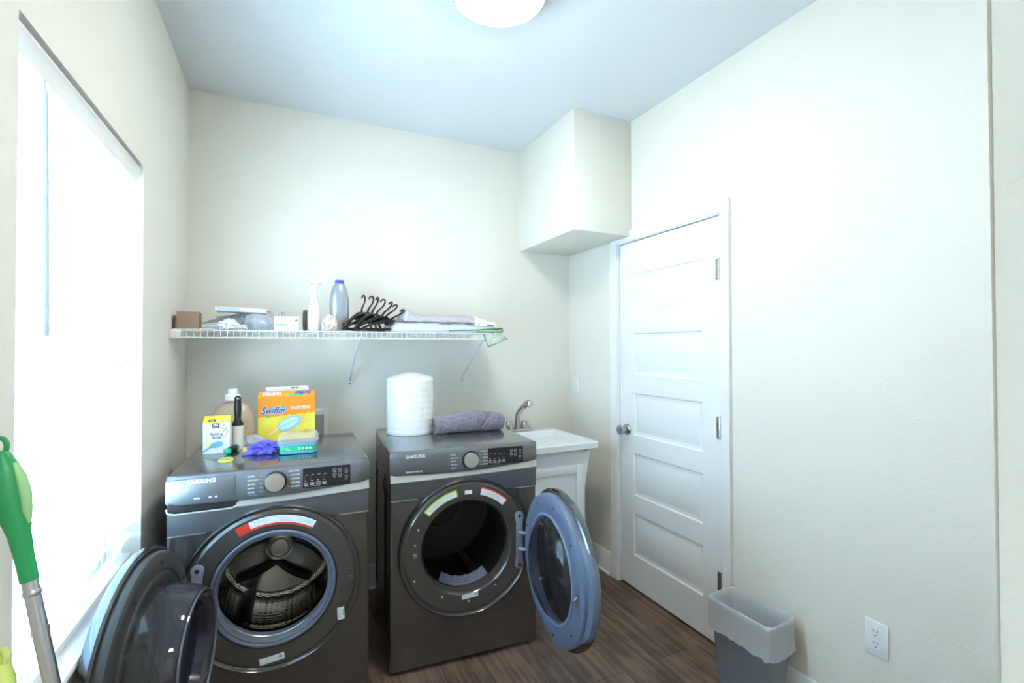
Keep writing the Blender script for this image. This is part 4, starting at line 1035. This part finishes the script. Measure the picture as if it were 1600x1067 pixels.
bm = B(); lump(bm, (.068, .07, .047), 25, 5, .12, 1.8); tag(obj('round_bag', bm, M['milkbag'], loc=(.330, -.26, Z0)), 'rounded blue-grey plastic bag left of the small white carton', 'bag')
bm = B(); lump(bm, (.032, .03, .024), 31, 4, .5, 2.4, ridge=True, mx=T(-.01, 0, 0)); lump(bm, (.03, .025, .012), 33, 4, .4, 2.4, ridge=True, mx=T(.03, 0, 0)); bm.normal_update()
tag(obj('crumpled_tissue', bm, M['paper'], loc=(.225, -.352, Z0)), 'crumpled white tissue at the shelf front before the mailers', 'tissue')
bm = B(); lump(bm, (.028, .024, .058), 41, 4, .3, 2.0, ridge=True); tag(obj('small_clear_pouch', bm, M['bag'], loc=(.425, -.15, Z0)), 'pointed clear plastic pouch behind the small white carton', 'pouch')
sw = thing('small_white_box', 'small white carton with a blue stripe and round emblem on the shelf', 'box', (.402, -.335, Z0), math.radians(-3))
obj('carton', bx((0, 0, 0), (.110, .07, .068), .001), M['paper'], sw)
bm = bx((.011, -.0006, .024), (.058, .0001, .031)); obj('blue_stripe', bm, mat('print_blue', (.16, .45, .80), .5), sw)
bm = bx((.060, -.0006, .024), (.092, .0001, .029)); box(bm, (.060, -.0006, .035), (.085, .0001, .037)); obj('grey_print', bm, mat('print_light_grey', (.60, .72, .84), .5), sw, smooth=0)
bm = B(); prism(bm, oval(.099, .049, .006, .006, 20), -.0006, .0001); obj('round_emblem', bm, mat('print_navy', (.10, .22, .45), .5), sw, smooth=0)
bm = B(); lathe(bm, [(.028, -.011), (.056, -.011), (.056, .011), (.028, .011)], 40, T(0, 0, .056) @ Ry(PI/2) , closed=True); tag(obj('brown_tape_roll', bm, M['brown'], loc=(.548, -.21, Z0), rot=(0, 0, math.radians(-6))), 'brown tape roll standing on edge behind the white spray bottle', 'tape')
sp_ = thing('spray_bottle', 'white trigger spray bottle standing on the shelf', 'spray bottle', (.585, -.27, Z0), math.radians(8))
bm = B(); lathe(bm, [(0, 0), (.028, 0), (.031, .004), (.0315, .09), (.029, .12), (.022, .150), (.0155, .175), (.0145, .212), (.0155, .214), (.0155, .218), (0, .218)], 40); obj('bottle_body', bm, M['white'], sp_)
bm = B(); lathe(bm, [(.0165, .214), (.018, .216), (.018, .232), (.014, .236), (0, .236)], 28); obj('collar', bm, M['white'], sp_)
bm = B(); prism(bm, [(-.050, .262), (-.046, .270), (-.02, .275), (.012, .273), (.034, .258), (.040, .246), (.036, .243), (.02, .248), (.012, .236), (-.012, .236), (-.016, .250), (-.048, .254)], -.011, .011, bev=.004); obj('spray_head', bm, M['white'], sp_)
bm = B(); tube(bm, [(-.020, 0, .252), (-.028, 0, .240), (-.036, 0, .226), (-.046, 0, .215)], [.006, .006, .005, .004], 10); obj('trigger', bm, M['white'], sp_)
bm = B(); tube(bm, [(-.046, 0, .262), (-.056, 0, .262)], [.008, .007], 12); obj('nozzle', bm, M['white'], sp_)
bm = B(); lump(bm, (.032, .030, .042), 52, 4, .3, 2.6, ridge=True)
for k in range(6):
    a = k*1.05; tube(bm, [(.015*math.cos(a), .012*math.sin(a), .03), (.036*math.cos(a), .03*math.sin(a), .035+.02*math.sin(a*2))], [.009, .003], 8)
tag(obj('seashell', bm, M['shell'], loc=(.655, -.33, Z0)), 'pinkish white conch-like seashell in front of the grey bottle', 'seashell')
gb = thing('grey_bottle', 'tall silver grey bottle with a dark blue cap beside the black hangers', 'bottle', (.708, -.26, Z0))
bm = B(); lathe(bm, [(0, 0), (.040, 0), (.045, .006), (.047, .06), (.049, .12), (.047, .17), (.040, .215), (.030, .243), (.022, .252), (0, .252)], 48, sy=.62); obj('bottle_body', bm, M['silverbottle'], gb)
bm = B(); lathe(bm, [(0, .251), (.022, .251), (.0225, .254), (.0215, .268), (0, .269)], 32, sy=.8); obj('cap', bm, M['bluecap'], gb)

# hangers: one mesh shared, copied
def hanger_mesh():
    bm = B()
    tube(bm, [(0, 0, 0), (0, 0, .018), (.003, 0, .030), (.016, 0, .044), (.027, 0, .060), (.028, 0, .080), (.016, 0, .094), (0, 0, .097), (-.014, 0, .091), (-.022, 0, .079)], [.0055]*3+[.0046]*6+[.004], 8, up=(0, 1, 0))
    return bm
def frame_mesh():
    bm = B()
    pts = [(-.195, 0, -.085), (-.19, 0, -.075), (-.12, 0, -.035), (-.05, 0, -.006), (0, 0, .004), (.05, 0, -.006), (.12, 0, -.035), (.19, 0, -.075), (.195, 0, -.085), (.18, 0, -.094), (.10, 0, -.097), (0, 0, -.098), (-.10, 0, -.097), (-.18, 0, -.094)]
    tube(bm, pts, .0065, 10, closed=True, flat=.9, up=(0, 1, 0))
    for s in (-1, 1): prism(bm, [(s*.02, -.002), (s*.11, -.034), (s*.11, -.044), (s*.02, -.030)], -.002, .002)
    return bm
hp = thing('clothes_hanger', 'x', 'hanger', (0, 0, 0), 0, None)
hf = obj('hanger_frame', frame_mesh(), M['black'], hp); hk = obj('hook', hanger_mesh(), M['black'], hp)
specs = [  # x, y of the bottom bar, tilt about the bar, turn from the wall line, label
    (.815, -.190, 8, 62, 'black plastic hanger nearest the grey bottle, leftmost hook of the bunch'),
    (.835, -.200, 16, 52, 'black plastic hanger second from the grey bottle'),
    (.850, -.195, 20, 66, 'black plastic hanger third from the grey bottle'),
    (.862, -.205, 30, 48, 'black plastic hanger in the middle of the bunch'),
    (.880, -.200, 36, 60, 'black plastic hanger third from the folded linen'),
    (.892, -.210, 44, 50, 'black plastic hanger second from the folded linen'),
    (.905, -.205, 54, 58, 'black plastic hanger leaning furthest right, rightmost hook of the bunch')]
def place(root, x, y, tilt, turn, label):
    root.matrix_world = T(x, y, Z0+.008) @ Rz(math.radians(turn)) @ Rx(math.radians(tilt)) @ T(0, 0, .098); root['label'] = label; root['group'] = 'black plastic hangers bunched on the shelf'
roots = []
for i, s in enumerate(specs):
    if i == 0: r_ = hp
    else:
        r_ = hp.copy(); C.objects.link(r_)
        for c in (hf, hk):
            c2 = c.copy(); c2.parent = r_; C.objects.link(c2)
    place(r_, *s)
for i, (x, y, z, yaw_, tilt_, lab) in enumerate(((.90, -.225, .016, 6, 88, 'black plastic hanger lying flat under the bunch toward the folded linen'), (.86, -.20, .058, -6, 84, 'black plastic hanger lying slanted with its arm over the folded linen'))):
    r_ = hp.copy(); C.objects.link(r_)
    for c in (hf, hk):
        c2 = c.copy(); c2.parent = r_; C.objects.link(c2)
    r_.matrix_world = T(x, y, Z0+z) @ Rz(math.radians(yaw_)) @ Ry(math.radians(-4*i)) @ Rx(math.radians(-tilt_)); r_['label'] = lab; r_['group'] = 'black plastic hangers bunched on the shelf'

# bagged linen, grey cloth, white cloth, zip bag
def soft(name, x0, x1, y0, y1, h, seed, m, label, cat, loc, amp=.006, freq=18, top=None, mesh_amp2=.002):
    bm = B(); nx, ny = 70, 30; top_rows = []; 
    def P(u, v, up):
        x = x0+(x1-x0)*u; y = y0+(y1-y0)*v
        eu = min(u, 1-u)/.06; ev = min(v, 1-v)/.14
        e = min(1, eu)**.5*min(1, ev)**.5 if min(eu, ev) > 0 else 0
        hh = h*(top(u) if top else 1)
        n1_ = noise.noise(Vector((x*freq*.6, y*freq, seed)))
        n2_ = 1-2*abs(noise.noise(Vector((x*freq*1.2+4*y, y*freq*.8, seed+5))))
        z = (.25*hh+.75*hh*e)+(amp*n1_+mesh_amp2*2*n2_)*e if up else .0008
        return Vector((x+.004*noise.noise(Vector((seed, v*9, z*30))), y+.004*noise.noise(Vector((u*12, seed, z*30))), max(z, .001) if up else z))
    for up in (1, 0):
        g = [[bm.verts.new(P(i/nx, j/ny, up)) for j in range(ny+1)] for i in range(nx+1)]
        for i in range(nx):
            for j in range(ny): bm.faces.new((g[i][j], g[i+1][j], g[i+1][j+1], g[i][j+1]) if up else (g[i][j], g[i][j+1], g[i+1][j+1], g[i+1][j]))
        if up: G1 = g
    G0 = g
    loop = [(i, 0) for i in range(nx)]+[(nx, j) for j in range(ny)]+[(i, ny) for i in range(nx, 0, -1)]+[(0, j) for j in range(ny, 0, -1)]
    for a, b_ in zip(loop, loop[1:]+loop[:1]): bm.faces.new((G1[a[0]][a[1]], G0[a[0]][a[1]], G0[b_[0]][b_[1]], G1[b_[0]][b_[1]]))
    o = obj(name, bm, m, loc=loc, smooth=80)
    return tag(o, label, cat)
ln_ = soft('bagged_linen', 0, .60, -.36, -.06, .054, 3, M['whitelinen'], 'white linen folded flat inside a clear bag right of the hangers', 'linen', (.965, 0, Z0), amp=.009, top=lambda u: .8+.25*u if u < .4 else .9-.35*(u-.4))
lf_ = soft('bag_film', 0, .62, -.375, -.045, .061, 4, M['bag'], None, None, (-.01, 0, 0), amp=.012, top=lambda u: .8+.25*u if u < .4 else .9-.35*(u-.4), mesh_amp2=.008)
lf_.parent = ln_
soft('grey_cloth', 0, .43, -.32, -.10, .034, 7, M['linen'], 'light grey cloth lying folded on the bagged linen', 'cloth', (1.03, 0, Z0+.058), amp=.014, top=lambda u: 1.0+1.2*max(0, 1-abs(u-.07)/.09) if u < .25 else .75+.35*math.sin((u-.16)*3.6), freq=15, mesh_amp2=.004)
soft('white_cloth', 0, .13, -.33, -.14, .045, 9, M['paper'], 'crumpled white cloth at the right end of the linen stack', 'cloth', (1.445, 0, Z0+.036), amp=.014, top=lambda u: 1.15-.75*u, freq=30, mesh_amp2=.005)
bm = B(); lump(bm, (.022, .02, .006), 61, 3, .3, 2); tag(obj('dark_strap', bm, mat('strap_brown', (.10, .07, .06), .7), loc=(1.535, -.33, Z0+.037)), 'small dark strap end beneath the crumpled white cloth', 'strap')
zb_ = thing('zip_bag', 'clear bag with green edges hanging off the right end of the shelf', 'bag', (0, 0, 0))
E1 = [(1.26, -.405, Z0+.006), (1.40, -.400, Z0+.012), (1.50, -.40, Z0+.018), (1.56, -.40, Z0+.021), (1.585, -.385, Z0+.024)]
bm = B(); tube(bm, E1, [.003, .004, .0055, .007, .007], 8, flat=.8); tube(bm, [(1.585, -.385, Z0+.024), (1.59, -.39, Z0+.006), (1.54, -.405, Z0+.003), (1.42, -.408, Z0+.003)], .004, 8); obj('zip_edge', bm, M['greenedge'], zb_)
Q = [Vector((1.575, -.395, Z0+.004)), Vector((1.632, -.36, Z0-.035)), Vector((1.49, -.412, Z0-.083)), Vector((1.458, -.418, Z0-.010))]
bm = B(); tube(bm, Q, .0028, 8); obj('hanging_edge', bm, M['greenedge'], zb_)
bm = B(); n_ = 10; g = []
for i in range(n_+1):
    g.append([bm.verts.new(Q[3].lerp(Q[0], i/n_).lerp(Q[2].lerp(Q[1], i/n_), j/n_)+Vector((0, .006*math.sin(i*.9+j*.6), 0))) for j in range(n_+1)])
for i in range(n_):
    for j in range(n_): bm.faces.new((g[i][j], g[i+1][j], g[i+1][j+1], g[i][j+1]))
q = bmesh.ops.extrude_face_region(bm, geom=bm.faces[:]); bmesh.ops.translate(bm, verts=[v for v in q['geom'] if isinstance(v, bmesh.types.BMVert)], vec=(0, .0015, 0))
obj('bag_film', bm, M['clear'], zb_)

# ------------------------------------------------------------------ bin with liner
bn = thing('waste_bin', 'slim grey translucent waste bin with a white liner by the door', 'bin', (2.175, -1.545, 0), math.radians(3))
bm = B(); hx_, hy_ = .082, .142
def brr(k, z, dx=0): return [(x, y, z) for x, y in rrect(-hx_*k-dx, -hy_*k-dx, hx_*k+dx, hy_*k+dx, .025, 5)]
loft(bm, [brr(.72, 0), brr(.76, .003), brr(.985, .335), brr(1, .338), brr(1.02, .345), brr(1.0, .35), brr(.965, .348), brr(.955, .335), brr(.74, .010)], cap1=True)
obj('bin_body', bm, M['bin'], bn)
bm = B(); rings = []
rs = random.Random(5)
for (k, z, amp) in ((1.04, .225, .016), (1.035, .25, .006), (1.03, .29, .003), (1.03, .335, .002), (1.035, .352, .001), (1.00, .3555, .001), (.955, .350, .0005), (.90, .30, .004), (.81, .20, .008), (.73, .09, .008), (.66, .025, .006), (.50, .018, .004)):
    pts = brr(k, z)
    n_ = 96; P_ = []
    per = [Vector(p) for p in pts]; L_ = [0]
    for a, b_ in zip(per, per[1:]+per[:1]): L_.append(L_[-1]+(b_-a).length)
    for i in range(n_):
        s = L_[-1]*i/n_
        j = max(q_ for q_ in range(len(L_)-1) if L_[q_] <= s+1e-9)
        a, b_ = per[j], per[(j+1) % len(per)]; t = (s-L_[j])/max(1e-9, L_[j+1]-L_[j])
        p = a.lerp(b_, t); nrm = Vector((p.x, p.y*.5, 0)).normalized()
        d_ = amp*noise.noise(Vector((i*.45, z*6, 1.3)))
        P_.append((p.x+nrm.x*d_*.5, p.y+nrm.y*d_*.5, z+d_*(1.1 if z < .24 and amp == .016 else 0)))
    rings.append(P_)
loft(bm, rings, cap0=False, cap1=True)
obj('bin_liner', bm, M['liner'], bn, smooth=60)

# ------------------------------------------------------------------ floor sweeper and a second handle leaning by the window
def lean(a, b_):
    a, b_ = Vector(a), Vector(b_); z = (b_-a).normalized(); y = Vector((0, 0, 1)).cross(z).normalized(); x = y.cross(z)
    return T(*a) @ Matrix((x, y, z)).transposed().to_4x4(), (b_-a).length
mp_ = thing('floor_sweeper', 'sweeper mop with green grip and silver pole leaning against the window wall', 'mop', (.262, -1.90, 0))
base = Vector((.262, -1.90, 0)); topv = Vector((.021, -1.806, 1.262))
Mx, Ls = lean(Vector((0, 0, .05)), topv-base)
roll_ = Rz(math.radians(50))
bm = B(); tube(bm, [(0, 0, 0), (0, 0, Ls-.23)], .0108, 20, mx=Mx)
obj('pole', bm, M['alu'], mp_)
bm = B(); tube(bm, [(0, 0, Ls-.335), (0, 0, Ls-.325)], .0118, 20, mx=Mx); obj('pole_collar', bm, M['alu'], mp_); bm = B(); lathe(bm, [(.0112, Ls-.27), (.0122, Ls-.268), (.0122, Ls-.262), (.0112, Ls-.26)], 20, Mx); obj('pole_joint', bm, M['alu'], mp_)
bm = B(); rg = []
for z, a, b_ in ((Ls-.245, .0125, .0125), (Ls-.20, .0130, .0130), (Ls-.165, .0150, .0145), (Ls-.13, .021, .017), (Ls-.10, .0245, .018), (Ls-.07, .023, .017), (Ls-.045, .017, .014), (Ls-.027, .010, .009), (Ls-.022, .008, .007)):
    rg.append([tuple(Mx @ roll_ @ Vector((a*math.cos(2*PI*k/24), b_*math.sin(2*PI*k/24), z))) for k in range(24)])
loft(bm, rg)
gp = obj('grip', bm, M['mopgreen'], mp_)
bm = B(); tube(bm, [(.0085*math.cos(a), 0, Ls-.012+.013*math.sin(a)) for a in [2*PI*k/20 for k in range(20)]], .0042, 8, closed=True, up=(0, 1, 0), mx=Mx @ Rz(math.radians(20))); obj('hang_loop', bm, M['mopgreen'], gp)
bm = B(); rg = []
for z, a, b_, o_ in ((Ls-.150, .003, .004, .0165), (Ls-.13, .006, .010, .0175), (Ls-.10, .007, .012, .0205), (Ls-.07, .006, .011, .0195), (Ls-.045, .003, .006, .0148)):
    rg.append([tuple(Mx @ Rz(math.radians(197)) @ Vector((o_*.93+a*math.cos(2*PI*k/16), b_*math.sin(2*PI*k/16), z))) for k in range(16)])
loft(bm, rg); obj('soft_pad', bm, M['mopsoft'], gp)
bm = B(); box(bm, (-.05, -.13, .0), (.05, .13, .018), .008); box(bm, (-.04, -.03, .018), (.04, .03, .032), .008); tube(bm, [(0, 0, .025), tuple(Mx @ Vector((0, 0, .03)))], .009, 10); obj('mop_head', bm, M['mopgreen'], mp_)
l2 = thing('lime_handle', 'lime yellow tool handle with a hanging hole, standing at the far left edge', 'handle', (.150, -2.01, 0))
Mx, Ls = lean(Vector((0, 0, .03)), Vector((.041, -1.838, .925))-Vector((.150, -2.01, 0)))
bm = B(); tube(bm, [(0, 0, -.01), (0, 0, Ls-.12), (0, 0, Ls-.10), (0, 0, Ls-.05), (0, 0, Ls-.024)], [.008, .008, .0125, .0145, .009], 16, mx=Mx); obj('pole', bm, M['lime'], l2)
bm = B(); tube(bm, [(.0085*math.cos(a), 0, Ls-.013+.011*math.sin(a)) for a in [2*PI*k/20 for k in range(20)]], .0045, 8, closed=True, up=(0, 1, 0), mx=Mx @ Rz(math.radians(20))); obj('hang_loop', bm, M['lime'], l2)
bm = B(); box(bm, (-.06, -.04, 0), (.06, .04, .05), .01); obj('tool_head', bm, M['lime'], l2)
